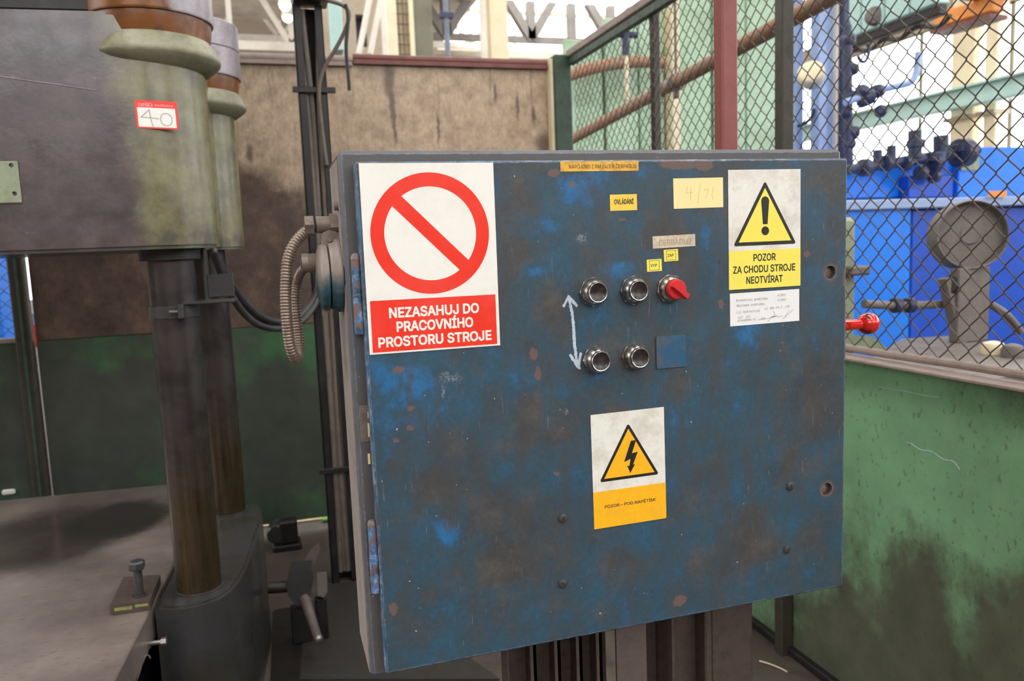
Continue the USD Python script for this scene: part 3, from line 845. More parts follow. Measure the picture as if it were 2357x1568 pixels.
# selector switch with red knob
c = on_door(1541, 665)
n = np.array([0, -1, 0])
nut = hull([c + r * np.array([math.cos(a), 0, math.sin(a)]) + [0, -h, 0] for r, h in ((.026, 0), (.026, .004), (.024, .006)) for a in np.arange(8) * math.pi / 4 + .2])
sw = cab.part('selector_switch', [nut, lathe([(.0235, .005), (.0232, .009), (.0205, .014), (.0178, .016), (.0176, .020)], c, n, 40)], M['chrome'], smooth=30)
kb = lathe([(.0172, .016), (.0176, .020), (.0176, .026), (.0168, .0285), (.0158, .0295)], c, n, 40)
ga = math.radians(-38)
g0, g1 = np.array([math.cos(ga), 0, math.sin(ga)]), np.array([-math.sin(ga), 0, math.cos(ga)])
grip = hull([c + u * g0 + w * g1 + [0, -h, 0] for u, w, h in [(-.0150, .0045, .028), (-.0150, -.0045, .028), (.0215, .0065, .028), (.0215, -.0065, .028), (-.0130, .0036, .0385), (-.0130, -.0036, .0385), (.0205, .0044, .0385), (.0205, -.0044, .0385)]])
cab.part('knob', [kb, grip], M['red'], under=sw, label='red turning knob', smooth=30)
# blanking plate, screws
a, b = on_door(1509, 775), on_door(1578, 843)
pl = prism(sg.box(min(a[0], b[0]), min(a[2], b[2]), max(a[0], b[0]), max(a[2], b[2])).buffer(-.003).buffer(.003), 0, .0026)
XZ = ((0, D, 0), (1, 0, 0), (0, 0, 1), (0, -1, 0))
rim_shade = prism(sg.box(min(a[0], b[0]), min(a[2], b[2]), max(a[0], b[0]), max(a[2], b[2])).buffer(.0012), 0, .0006)
cab.part('plate_gasket', place(rim_shade, *XZ), M['wire'])  # dark rim added as the groove shadow round the blanking plate
cab.part('blanking_plate', place(pl, *XZ), M['bplate'], 'small square blanking plate', smooth=20)
for px, py in ((1295, 1193), (1295, 1343), (1818, 1119), (1811, 1265)):
    c = on_door(px, py)
    k = cab.part('screw', lathe([(.0088, 0), (.0088, .0014), (.0070, .0018), (.0066, .0034), (.0052, .0042), (.0004, .0043)], c, (0, -1, 0), 24), M['screw'])
    an = (px + py) * .7
    cab.part('slot', beam(c + [.0048 * math.cos(an), -.0040, .0048 * math.sin(an)], c + [-.0048 * math.cos(an), -.0040, -.0048 * math.sin(an)], .0012, .0012), M['void'], under=k)
# hand-drawn double arrow
def draw(pts, w): return [np.array([on_door(*p)[0], on_door(*p)[2]]) for p in pts]
ar = []
for pts, w in (([(1309, 684), (1317, 720), (1320, 750), (1322, 790), (1328, 838)], .0052), ([(1298, 704), (1309, 682), (1327, 704)], .0046), ([(1313, 818), (1331, 846), (1336, 815)], .0048), ([(1316, 826), (1335, 848)], .004)):
    ar.append(sg.LineString(draw(pts, w)).buffer(w / 2, quad_segs=4))
ar = so.unary_union(ar).segmentize(.0012)
xy = np.array(ar.exterior.coords)[:-1]
xy = xy + (meshkit.noise(np.c_[xy * 420, xy[:, 0] * 0 + 3], 5) - .5)[:, None] * .0016 * np.array([1, .6])
ar = place(prism(sg.Polygon(xy).buffer(0), .0001, .0003), *XZ)
cab.part('drawn_arrow', ar, M['chalk'], 'hand-painted white double arrow')
# red-balled lever of the switch on the right-hand side
hc = wy(1998, 745, D + .13)
cab.part('switch_box', box((BX1 - .002, D + .05, hc[2] - .06), (BX1 + .035, D + .17, hc[2] + .06), .006), M['body'])
lv = cab.part('lever', lathe([(.0128, 0), (.0122, .07), (.009, hc[0] - BX1 - .03)], (BX1 + .03, D + .13, hc[2] + .002), (1, 0, -.02), 20), M['ballred'])
cab.part('ball', trimesh.creation.icosphere(4, .0232).apply_translation(hc), M['ballred'], under=lv, smooth=True)

# socket inlet, glands on the left side, at y about 1.34
sy = 1.335
def sx(px, py): return wy(px, py, sy)
top, bot = sx(775, 548), sx(785, 718)
zc, R = (top[2] + bot[2]) / 2, (top[2] - bot[2]) / 2
so_ = cab.part('socket_inlet', lathe([(R * .96, 0), (R, .003), (R, .009), (R * .93, .013), (R * .9, .020), (R * .7, .022)], (BX0, sy, zc), (-1, 0, 0), 64), M['cast'], smooth=55)
cab.part('socket_cover', lathe([(R * .80, .021), (R * .88, .023), (R * .90, .030), (R * .84, .036), (R * .55, .041), (R * .3, .042), (.002, .0425)], (BX0, sy, zc - .002), (-1, 0, 0), 64), M['cast'], under=so_, smooth=55)
pin = sx(756, 552)
lug = [hull([pin + [dx, dy, dz] for dx, dz in ((-.013, 0), (-.009, .012), (.002, .016), (.013, .012), (.03, .004), (.03, -.008), (.004, -.013), (-.012, -.02)) for dy in (-.012, -.007)]), cyl(pin + [0, -.017, 0], pin + [0, .01, 0], .0042, 14)]
cab.part('hinge_lug', lug, M['gland'], under=so_)
lt = sx(752, 714)
cab.part('catch', hull([lt + [dx, dy, dz] for dx, dz in ((-.008, -.008), (-.006, .008), (.002, .012), (.010, .006), (-.002, -.010)) for dy in (-.006, .006)]), M['gland'], under=so_)
gu, gl = sx(752, 517), sx(726, 605)
g1 = cab.part('cable_gland', [hull([(x, sy + .0185 * math.cos(a), gu[2] + .0185 * math.sin(a)) for x in (BX0 - .001, BX0 - .014) for a in np.arange(6) * math.pi / 3 + .3]), cyl((BX0 - .012, sy, gu[2]), (BX0 - .036, sy, gu[2]), .0135, 20)], M['gland'])
cab.part('gland_nut', hull([(x, sy + .0165 * math.cos(a), gu[2] + .0165 * math.sin(a)) for x in (BX0 - .040, BX0 - .054) for a in np.arange(6) * math.pi / 3]), M['gland'], under=g1)
thr = [(.0145, 0)]
for k in range(10):
    thr += [(.0158, .0012 + k * .0032), (.0148, .0028 + k * .0032)]
cab.part('cable_gland', lathe(thr + [(.0158, .034), (.0158, .042), (.013, .043)], (gl[0] + .020, sy, gl[2]), (-1, 0, 0), 24), M['gland'], 'threaded collar')
cab.part('side_screw', cyl((BX0, 1.30, wy(766, 475, 1.3)[2]), (BX0 - .008, 1.30, wy(766, 475, 1.3)[2]), .007, 12), M['gland'])

# ribbed conduit looping from the upper gland to the lower
pts = [(726, 521, 0), (708, 530, 0), (684, 552, -.004), (664, 590, -.010), (658, 640, -.014), (657, 690, -.016), (660, 740, -.016), (666, 790, -.012), (677, 822, 0), (687, 820, .03), (688, 790, .045), (684, 740, .05), (680, 690, .05), (684, 650, .045), (696, 622, .02), (714, 606, .002)]
P = spline([wy(a, b, sy + o) for a, b, o in pts], 1400)
s = np.linspace(0, np.linalg.norm(np.diff(P, axis=0), axis=1).sum(), len(P))
rr = np.interp(s, [0, s[-1] * .5, s[-1]], [.0088, .0088, .0074]) * (.90 + .16 * np.abs(np.sin(s / .0050 * math.pi)) ** .7)
single('flexible_conduit', tube(P, rr, 14), M['flex'], 'ribbed metal conduit looping down beside the blue cabinet', 'conduit', smooth=True)

# ---------------------------------------------------------------- signs and stickers on the door


class Sign(Thing):
    """A flat sign or sticker on the door: its plate and print are laid out in metres from the plate's centre, x to the right, y up."""

    def __init__(s, name, label, cat, corners, th, mat, group=None, rot=None, warp=None):
        q = np.array([on_door(*c)[[0, 2]] for c in corners])           # top left, top right, bottom right, bottom left
        cen = q.mean(0)
        ex = (q[1] + q[2] - q[0] - q[3]) / 2
        ey = (q[0] + q[1] - q[2] - q[3]) / 2
        s.w, s.h, s.th = np.linalg.norm(ex), np.linalg.norm(ey), th
        a = math.atan2(ex[1], ex[0])
        Thing.__init__(s, name, label, cat, (cen[0], D, cen[1]), group=group)
        s.frame = ((cen[0], D - .0001, cen[1]), (math.cos(a), 0, math.sin(a)), (-math.sin(a), 0, math.cos(a)), (0, -1, 0))
        s.part('plate', place(prism(sg.box(-s.w / 2, -s.h / 2, s.w / 2, s.h / 2), 0, th), *s.frame), mat, smooth=False)

    def print(s, name, shape, mat, z=1, label=None, dx=0, dy=0):
        m = tm(shape) if not hasattr(shape, 'geom_type') else prism(shape, 0, .00018)
        m.apply_translation((dx, dy, s.th - .00002 + z * .00012))
        return s.part(name, place(m, *s.frame), mat, label, smooth=False)

    def text(s, txt, x, y, height, width, mat, bold=0, z=1, mono=False):
        return s.print('lettering', glyphs(txt, height, width, bold, mono), mat, z, dx=x, dy=y)


# no-entry sign
A = Sign('prohibition_sign', 'large white sign with red crossed circle and red text panel on the cabinet door', 'sign', [(823, 376.5), (1131.4, 373.9), (1154, 795.2), (853, 816.3)], .0012, M['white'])
w, h = A.w, A.h
k = w / .21
ring = sg.Point(0, 0).buffer(.0935 * k, quad_segs=40).difference(sg.Point(0, 0).buffer(.0725 * k, quad_segs=40))
bar = affinity.rotate(sg.box(-.078 * k, -.0105 * k, .078 * k, .0105 * k), -45).intersection(sg.Point(0, 0).buffer(.0935 * k, quad_segs=40))
A.print('prohibition_symbol', so.unary_union([ring, bar]), M['signred'], dy=.0375 * k, label='red ring with a slash')
A.print('text_panel', sg.box(-.100 * k, -.1425 * k, .100 * k, -.0625 * k), M['signred'])
for tx, y, wd in (('NEZASAHUJ DO', -.0825, .144), ('PRACOVNÍHO', -.1045, .123), ('PROSTORU STROJE', -.1275, .182)):
    A.text(tx, 0, y * k, .0146 * k, wd * k, M['white'], 4, 2)
# caution sign
B = Sign('caution_sign', 'white and yellow caution sign with exclamation mark triangle near the door edge', 'sign', [(1671.4, 391.4), (1837.7, 389.4), (1845.3, 657.1), (1681.3, 667.6)], .001, M['whitedirty'])
w, h = B.w, B.h
def tri(r): return sg.Polygon([(0, r), (r * math.cos(math.radians(210)), r * math.sin(math.radians(210))), (r * math.cos(math.radians(330)), r * math.sin(math.radians(330)))])
def triangle(sign, cy, side, col, bw):
    R_ = side / math.sqrt(3)
    o = tri(R_).buffer(-.003).buffer(.003, quad_segs=6)
    sign.print('triangle', o, M['black'], 1, 'black triangle border', dy=cy)
    sign.print('triangle_field', tri(R_ - 2 * bw), col, 2, dy=cy)
B.print('text_panel', sg.box(-w / 2, -h / 2, w / 2, -h / 2 + h * .325), M['signyellow'])
triangle(B, h / 2 - h * .454, w * .88, M['signyellow'], w * .042)
ex = so.unary_union([sg.MultiPoint([(0, -.264 * h)]).buffer(.0082).union(sg.Polygon([(-.0082, -.262 * h), (-.0048, -.458 * h), (.0048, -.458 * h), (.0082, -.262 * h)])), sg.Point(0, -.514 * h).buffer(.0079)])
B.print('exclamation_mark', ex, M['black'], 3, dy=h / 2)
for tx, y, wd, hh in (('POZOR', -.237, .31, .0122), ('ZA CHODU STROJE', -.334, .87, .0122), ('NEOTVÍRAT', -.427, .51, .0122)):
    B.text(tx, -w * .01, y * h, hh, wd * w, M['black'], 2, 2)
# high-voltage sign
C = Sign('voltage_sign', 'white and orange high voltage sign with black lightning bolt triangle low on the door', 'sign', [(1359.2, 955.5), (1529, 936.8), (1532, 1192.4), (1367.4, 1219)], .0006, M['whitedirty'])
w, h = C.w, C.h
C.print('text_panel', sg.box(-w / 2, -h / 2, w / 2, -h / 2 + h * .325), M['signorange'])
triangle(C, h / 2 - h * .43, w * .82, M['signorange'], w * .036)
boltp = np.array([(3, 22), (10, 22), (4, 6), (12, 7), (5, -9), (8, -8), (1, -19), (-3, -9), (0, -10), (2, -1), (-7, -4)]) / 22 * .031
C.print('lightning_bolt', sg.Polygon(boltp).buffer(0), M['black'], 3, dy=h * .085)
C.text('POZOR – POD NAPĚTÍM!', w * .0, -h * .315, .0052, w * .70, M['black'], 1, 2)
# stickers
S = Sign('sticker', 'long narrow orange sticker with a line of print along the top edge of the door', 'sticker', [(1289.5, 371.5), (1469, 370.5), (1470, 393), (1290, 395)], .0003, M['tapeorange'])
S.text('NAPÓJENO Z RM 24/3 R ČERPADLO.', S.w * .04, -.0005, .0062, S.w * .87, M['inkbrown'])
S = Sign('sticker', 'yellow sticker reading OVLÁDÁNÍ above the push buttons', 'sticker', [(1403.5, 448.5), (1465.5, 446.5), (1466.5, 484), (1404.5, 485.5)], .0003, M['tapeyellow'])
S.text('OVLÁDÁNÍ', S.w * .01, S.h * .05, .0078, S.w * .72, M['black'], 2)
S = Sign('sticker', 'blank looking cream note with faint pencil marks beside the caution sign', 'sticker', [(1549, 411), (1663, 408.5), (1665.5, 477), (1551, 481)], .0003, M['note'])
for st in ([(-.022, .012), (-.024, .0), (-.012, .002)], [(-.015, .010), (-.016, -.012)], [(.004, .018), (-.002, -.018)], [(.010, .006), (.020, .006), (.014, -.010)], [(.030, .010), (.026, -.004), (.029, -.012)]):
    S.print('pencil_mark', sg.LineString(st).buffer(.0004), M['faint'])
S = Sign('sticker', 'faded whitish label tape reading ČERPADLO above the small yellow stickers', 'sticker', [(1501.5, 544.5), (1599, 538.5), (1601, 566.5), (1502.5, 572.5)], .0004, M['tag'])
S.text('ČERPADLO', S.w * .02, -S.h * .06, .0105, S.w * .76, M['fadedprint'])
for tx, cs, lb in (('ZAP', [(1527, 575.5), (1559.5, 573), (1562, 600), (1529, 602.5)], 'small square yellow sticker reading ZAP, upper of the two'), ('VYP', [(1488, 598), (1522, 596), (1524, 623.5), (1489.5, 626)], 'small square yellow sticker reading VYP, just above the red knob')):
    S = Sign('sticker', lb, 'sticker', cs, .0003, M['signyellow'])
    S.text(tx, -S.w * .04, 0, .0052, S.w * .42, M['black'])
    o = sg.box(-S.w * .34, -S.h * .40, S.w * .34, S.h * .40)
    S.print('border', o.difference(o.buffer(-.0005)), M['black'])
S = Sign('inspection_label', 'white typed paper label stuck under the caution sign', 'label', [(1679.5, 676), (1839, 665.5), (1840, 738), (1681, 752)], .0002, M['paper'])
w, h = S.w, S.h
for tx, x, y, wd in (('Preventivní prohlídka', -.19, .28, .45), ('4/2012', .24, .35, .12), ('Následná prohlídka', -.21, .12, .39), ('4/2013', .24, .20, .12), ('Lis hydraulický', -.24, -.08, .33), ('LE 200', .06, -.035, .13), ('inv.č.-/70', .25, -.02, .20), ('stř. 427', -.30, -.245, .17), ('provedena st . 422', -.20, -.335, .39)):
    S.text(tx, x * w, y * h, .0042, wd * w, M['ink'], 0, 1, True)
for st in ([(-.10, -.36), (.06, -.34), (.16, -.30), (.08, -.30)], [(.03, -.45), (.14, -.24), (.12, -.14)], [(.12, -.32), (.16, -.28), (.20, -.32), (.25, -.30)], [(.26, -.38), (.29, -.33), (.34, -.16)], [(.28, -.36), (.40, -.14)]):
    S.print('signature', sg.LineString([(a * w, b * h) for a, b in st]).buffer(.0004), M['ink'])

# ---------------------------------------------------------------- hydraulic press on the left (its own frame: front right column at 0, 0; turned 4 degrees clockwise)
PO, PR = np.array([-.278, 2.517, 0]), -4.05
ca, sa = math.cos(math.radians(PR)), math.sin(math.radians(PR))


def loc(p):
    """World point to the press's frame."""
    d = np.asarray(p, float) - PO
    return np.array([d[0] * ca + d[1] * sa, -d[0] * sa + d[1] * ca, d[2]])


press = Thing('hydraulic_press', 'big dark hydraulic press with round columns and olive worn ram, filling the left side', 'press', PO, PR, local=True)
RY = .737
aa = np.linspace(-math.pi / 2, 0.95, 48)
corner = [(-.02 + .158 * math.cos(a), .155 * math.sin(a)) if a < 0 else (.138 * math.cos(a), .138 * math.sin(a)) for a in aa]
bb = np.linspace(-1.0, math.pi / 2, 48)
rear = [(.138 * math.cos(a), RY + .138 * math.sin(a)) for a in bb]
fr = sg.Polygon([(-1.72, -.155)] + corner + [(.070, .16), (.070, RY - .16)] + rear + [(-1.72, RY + .138)])
body = m3.CrossSection([np.array(fr.exterior.coords)[:-1]], m3.FillRule.NonZero)
ramz0, ramz1 = 1.532, 2.158
rings = []
ram = m3.Manifold.extrude(body, ramz1 - ramz0 - .02).translate([0, 0, ramz0 + .01])
rb = m3.Manifold.extrude(body.offset(-.008, m3.JoinType.Round), ramz1 - ramz0).translate([0, 0, ramz0])
RAM = press.part('ram', ram + rb, M['ram'], 'dark greasy ram with a worn olive corner', smooth=40)
for k, y in enumerate((0, RY)):
    press.part('collar', lathe([(.12, 2.022), (.146, 2.026), (.172, 2.044), (.183, 2.054), (.1855, 2.062), (.184, 2.070), (.174, 2.092), (.160, 2.112), (.12, 2.116)], (.0, y, 0), (0, 0, 1), 56), M['collar'], under=RAM)
    press.part('grease_ring', lathe([(.1, 2.110), (.160, 2.111), (.166, 2.150), (.166, 2.170), (.1, 2.17)], (0, y, 0), (0, 0, 1), 48), M['grease'], 'brown greasy ring', under=RAM)
    press.part('sleeve', lathe([(.1, 2.165), (.172, 2.165), (.174, 2.172), (.174, 2.262), (.171, 2.264), (.174, 2.267), (.174, 2.355), (.170, 2.36), (.1, 2.362)], (0, y, 0), (0, 0, 1), 48), M['sleevegrease'] if k == 0 else M['sleeve'], 'pale steel sleeve', under=RAM)
press.part('ram_head', box((-1.66, -.12, 2.158), (-.075, RY + .12, 2.62), .012), M['dark'], 'black oily upper block', under=RAM)
press.part('sleeve_bolt', lathe([(.016, 0), (.016, .012), (.010, .013), (.010, .018)], (.052, -.163, 2.212), (.3, -1, 0), 16), M['bolt'], under=RAM)
pad0, pad1 = loc(wy(-60, 470, 2.39)), loc(wy(43, 372, 2.39))
pad = m3.Manifold.hull_points(np.array(box((pad0[0], -.161, min(pad0[2], pad1[2])), (pad1[0], -.155, max(pad0[2], pad1[2])), .002).vertices))
for px, py in ((27, 381), (35, 446)):
    q = loc(wy(px, py, 2.385))
    pad = pad - m3.Manifold.cylinder(.02, .0058, .0058, 16).rotate([90, 0, 0]).translate([q[0], -.15, q[2]])
press.part('mounting_pad', pad, M['pad'], 'pale green bare pad with two holes', under=RAM, smooth=20)
sc = [loc(wy(x, y, 2.385)) for x, y in ((0, 176), (50, 184), (76, 188), (120, 194), (180, 204), (224, 210))]
sc = np.array([(q[0], -.1552, q[2]) for q in sc])
press.part('scratch', tube(spline(sc, 30), .0016, 4), M['sleeve'], under=RAM)
for y, nm in ((0, ''), (RY, '')):
    press.part('column', lathe([(.0655, .44), (.0655, ramz0 + .005)], (0, y, 0), (0, 0, 1), 56), M['column'], smooth=60)
    press.part('column', lathe([(.0655, .44), (.0655, 3.2)], (-1.5, y, 0), (0, 0, 1), 40), M['column'], smooth=60)
    press.part('column', lathe([(.0655, 2.35), (.0655, 3.2)], (0, y, 0), (0, 0, 1), 40), M['column'], smooth=60)
press.part('crosshead', box((-1.75, -.2, 3.0), (.2, RY + .2, 3.7), .03), M['ram'])
press.part('column_flange', lathe([(.082, ramz0 - .032), (.084, ramz0 - .03), (.084, ramz0 + .002)], (0, 0, 0), (0, 0, 1), 40), M['dark'])
# clamp band with its bracket and the guide plate behind
zb = loc(wy(400, 718, 2.45))[2]
cb = press.part('clamp_band', lathe([(.067, zb - .020), (.0695, zb - .019), (.0695, zb + .016), (.067, zb + .017)], (0, 0, 0), (0, 0, 1), 48), M['block'])
q0 = np.array([.035, -.068, zb])
press.part('clamp_lug', [box(q0 + [-.012, -.02, -.02], q0 + [.004, .03, .02], .002), cyl(q0 + [-.035, -.013, 0], q0 + [-.012, -.013, 0], .006, 6)], M['block'], under=cb)
press.part('bracket', box((.03, -.065, zb + .018), (.175, .05, zb + .026), .002), M['block'], under=cb)
press.part('guide_plate', box((.078, .055, zb + .02), (.088, .115, ramz0), .002), M['block'])
press.part('guide_plate', box((.088, .06, zb + .03), (.165, .068, zb + .10), .002), M['block'])
# table and base
tb = np.array(box((-2.2, -1.1, .40), (-.115, 1.225, .5), .004).vertices)
press.part('table', m3.Manifold.hull_points(tb), M['table'], 'worn shiny steel table', smooth=25)
press.part('table_body', box((-2.15, -1.0, 0), (-.19, 1.15, .40)), M['block'])
cur = spline([loc(wz(*q_, .5)) for q_ in ((372, 1396), (450, 1390), (505, 1372), (548, 1335), (572, 1290), (592, 1225), (602, 1172), (592, 1156))], 48)[:, :2]
bp = sg.Polygon([(-.105, cur[0][1]), *cur, (-.105, cur[-1][1] + .01)]).buffer(0)
cs = m3.CrossSection([np.array(bp.exterior.coords)[:-1]], m3.FillRule.NonZero)
base = m3.Manifold.extrude(cs, .490) + m3.Manifold.extrude(cs.offset(-.012, m3.JoinType.Round), .4955)
BASE = press.part('base', base, M['block'], 'dark rounded base casting carrying the columns', smooth=50)
for y in (0, RY):
    press.part('column_seat', lathe([(.072, .49), (.072, .499), (.0665, .501)], (0, y, 0), (0, 0, 1), 48), M['block'], under=BASE)
q = loc(wz(348, 1532, .43))
press.part('side_bolt', [cyl((-.115, -.19, .425), (-.075, -.19, .425), .007, 12), cyl((-.080, -.19, .425), (-.066, -.19, .425), .012, 6)], M['bolt'])
press.part('side_wire', tube(spline([loc(W(312, 1568, 1, 2.25)), loc(W(325, 1535, 1, 2.27)), loc(W(340, 1508, 1, 2.30)), loc(W(346, 1516, 1, 2.30))], 24), .0022, 6), M['cable'])

# clamp on the table
cl = Thing('table_clamp', 'dark rusty clamp block with a tall hex bolt on the press table', 'clamp', wz(320, 1380, .5))
q = [wz(255, 1418, .5), wz(347, 1406, .5), wz(371, 1345, .5), wz(287, 1350, .5)]
cl.part('block', hull([p_ + [0, 0, z + .001] for p_ in q for z in (0.0, .030)]), M['dark'] if False else M['wire'])
bc = wz(322, 1372, .53)
sh = cl.part('bolt', [cyl(bc, bc + [0, 0, .085], .012, 16), lathe([(.020, .0), (.02, .004)], bc, (0, 0, 1), 16)], M['block'])
cl.part('bolt_head', lathe([(.021, 0), (.023, .004), (.023, .020), (.019, .025)], bc + [0, 0, .082], (0, 0, 1), 6), M['block'], under=sh, smooth=False)
fl = [wy(a, b, q[0][1] - .0) for a, b in ((266, 1412), (292, 1402), (310, 1404), (344, 1398))]
cl.part('paint_flake', hull([q[0] * (1 - u) + q[1] * u + [0, -.0012, z] for u in (.1, .55) for z in (.012, .022)]), M['limeflake'], 'lime green flaking paint')
cl.part('paint_flake', hull([q[0] * (1 - u) + q[1] * u + [0, -.0012, z] for u in (.62, .95) for z in (.016, .024)]), M['limeflake'], 'lime green flaking paint')

# numbered red and white sticker on the ram
o = [W(x, y, 1, 2.362) for x, y in ((307, 229), (408, 236), (412, 299), (316, 295))]
lq = [loc(p_) for p_ in o]
ly = -.1552
la = np.array([(p_[0], p_[2]) for p_ in lq])
lot = Thing('lot_label', 'red and white sticker with a handwritten 40 on the olive corner of the press', 'label', o[0])
wdir = np.array([ca, sa, 0])
ex2 = (la[1] + la[2] - la[0] - la[3]) / 2
ang = math.atan2(ex2[1], ex2[0])
lw, lh = np.hypot(*ex2), np.hypot(*((la[0] + la[1] - la[2] - la[3]) / 2))
cen = la.mean(0)
cw = PO + [cen[0] * ca - ly * sa, cen[0] * sa + ly * ca, cen[1]]
exw = wdir * math.cos(ang) + np.array([0, 0, math.sin(ang)])
eyw = -wdir * math.sin(ang) + np.array([0, 0, math.cos(ang)])
LF = (cw, exw, eyw, np.cross(exw, eyw))
shear = np.array([[1, -.10], [0, 1]])


def lotpart(name, shape, mat, z, label=None):
    g_ = affinity.affine_transform(shape, [1, -.06, 0, 1, 0, 0]) if hasattr(shape, 'geom_type') else None
    m_ = prism(g_, 0, .0004) if g_ is not None else tm(shape)
    m_.apply_translation((0, 0, z * .0004))
    lot.part(name, place(m_, *LF), mat, label, smooth=False)


lotpart('plate', sg.box(-lw / 2 + .006, -lh / 2 + .006, lw / 2 - .006, lh / 2 - .006).buffer(.006), M['signred'], 0)
lotpart('field', sg.box(-lw * .44, -lh * .43, lw * .44, lh * .23).buffer(.001), M['white'], 1)
sx_, sy_ = lw / 1500, lh / 1000
def lp(pts): return [((x - 1160) * sx_, (790 - y) * sy_) for x, y in pts]
lotpart('digit', so.unary_union([sg.LineString(lp([(600, 890), (910, 620), (935, 900), (955, 1060), (1000, 1210)])).buffer(.0008), sg.LineString(lp([(590, 890), (900, 905), (1220, 930)])).buffer(.0008)]), M['pen'], 2)
th_ = np.linspace(0, 2 * math.pi, 40)
lotpart('digit', sg.LineString(lp([(1490 + 205 * math.sin(a), 945 - 220 * math.cos(a)) for a in th_])).buffer(.0008), M['pen'], 2)
for tx, xx, wd, hh in (('Cottrill&Co', -.245, .34, .0095), ('www.cottrillandco.com', .19, .44, .0065)):
    gm = glyphs(tx, hh, wd * lw)
    gm.apply_translation((xx * lw - .01 * lw, lh * .345, 0))
    lotpart('lettering', gm, M['pink'], 2)

# ---------------------------------------------------------------- cable post with its hoses
PY = 3.55
post = Thing('cable_post', 'tall black steel post of two angle irons packed with cables, behind the cabinet', 'post', (.23, PY, 0))
px0, px1 = .170, .290
for x, sgn in ((px0, 1), (px1, -1)):
    post.part('angle_iron', [box((min(x, x + sgn * .032), PY - .002, 0), (max(x, x + sgn * .032), PY + .004, 2.545), .001), box((min(x, x + sgn * .005), PY - .002, 0), (max(x, x + sgn * .005), PY + .07, 2.545), .001)], M['dark'])
post.part('back_plate', box((px0 + .006, PY + .06, .0), (px1 - .006, PY + .066, 2.545)), M['void'])
for z in (2.195, wy(760, 1083, PY)[2]):
    post.part('clamp', [box((px0 - .024, PY - .018, z - .012), (px1 + .034, PY - .004, z + .012), .002)], M['dark'])
jb = post.part('junction_box', box((.168, PY - .09, 2.553), (.318, PY + .08, 2.72), .006), M['block'])
rng = np.random.default_rng(4)
for k, (x, r) in enumerate(((.209, .011), (.227, .012), (.245, .011), (.258, .010))):
    zz = np.linspace(.05, 2.53, 12)
    top = x + (.03 if k % 2 else -.012) * 0
    pts = [(x + .005 * math.sin(z * 2.1 + k * 1.7) + (z - 2.1 if z > 2.1 else 0) * (.05 if k > 1 else -.05), PY + .012 + .008 * (k % 2), z) for z in zz]
    post.part('cable', tube(spline(pts, 60), r, 8), M['machinegrey'] if k % 2 else M['cable'])
pts = [wy(700, 5, PY - .05) + [.03, 0, .03], wy(770, 5, PY - .06), wy(800, 22, PY - .06), wy(792, 75, PY - .06), wy(768, 120, PY - .05), wy(745, 160, PY - .04), wy(735, 200, PY - .035), wy(737, 260, PY - .03), wy(745, 330, PY - .028), wy(752, 380, PY - .028)]
single('cable', tube(spline(pts, 80), .0085, 10), M['cable'], 'grey cable sweeping out from the black post and back against its front', 'cable')
pts = [wy(795, 10, PY - .09), wy(801, 40, PY - .09), wy(797, 100, PY - .09), wy(800, 160, PY - .09), wy(804, 208, PY - .09)]
single('cable', tube(spline(pts, 40), .0075, 10), M['dark'], 'short dark cable end dangling to the right of the black post', 'cable')

hs = [([(484, 560, 2.95), (500, 600, 3.0), (540, 668, 3.1), (590, 722, 3.2), (640, 742, 3.3), (690, 728, 3.4), (722, 690, 3.46), (738, 640, 3.5), (744, 560, 3.50)], .016, 'upper thick black hose sagging from the press ram to the black post'),
      ([(490, 575, 2.90), (505, 620, 2.95), (545, 700, 3.05), (590, 745, 3.15), (636, 757, 3.25), (690, 742, 3.36), (726, 700, 3.44), (745, 640, 3.48), (752, 560, 3.49)], .013, 'lowest black hose sagging from the press ram to the black post'),
      ([(486, 572, 2.93), (502, 612, 3.0), (542, 682, 3.12), (592, 732, 3.22), (645, 750, 3.32), (700, 722, 3.43), (735, 672, 3.47), (748, 600, 3.50)], .010, 'thin black hose between the two thicker sagging hoses')]
for pts, r, lb in hs:
    single('hose', tube(spline([wy(*q) for q in pts], 90), r, 12), M['hose'], lb, 'hose', smooth=True)

# ---------------------------------------------------------------- things low down between press and cabinet
KY = 3.0
def ky(x, y, o=0.0): return wy(x, y, KY + o)
v = Thing('lever_valve', 'dark cast valve with a bent lever on a pipe beside the press base', 'valve', ky(690, 1350) * [1, 1, 0])
bdy = hull([ky(x, y, o) for x, y in ((672, 1292), (716, 1290), (722, 1330), (712, 1390), (680, 1395), (662, 1370), (660, 1335)) for o in (-.04, .04)])
v.part('body', bdy, M['block'])
v.part('arm', hull([ky(x, y, o) for x, y in ((700, 1292), (722, 1300), (738, 1262), (732, 1250), (715, 1265)) for o in (-.02, .02)]), M['standgrey'])
v.part('lever', cyl(ky(700, 1375, -.03), ky(732, 1470, -.16), .021, 16, .016), M['standgrey'])
v.part('lever_tip', lathe([(.014, 0), (.018, .004), (.018, .016), (.012, .022)], ky(731, 1466, -.155), ky(734, 1478, -.17) - ky(731, 1466, -.155), 16), M['bolt'], 'bright metal tip')
v.part('pipe', cyl(ky(616, 1354), ky(668, 1350), .022, 16), M['dark'])
v.part('bracket', hull([ky(x, y, o) for x, y in ((728, 1318), (752, 1316), (754, 1362), (746, 1376), (732, 1372)) for o in (0.0, .05)]), M['machinegrey'])
v.part('stem', box(ky(668, 1400, .02) * [1, 1, 0] + [0, 0, .007], ky(712, 1385, .07), .004), M['dark'])
v.part('stem', box(ky(726, 1400, .02) * [1, 1, 0], ky(750, 1368, .06), .004), M['dark'])
KB = 4.05
pb = wy(660, 1262, KB)
pump = Thing('floor_pump', 'small dark motor on the floor in front of the gap under the back partition', 'pump', (pb[0], KB, 0))
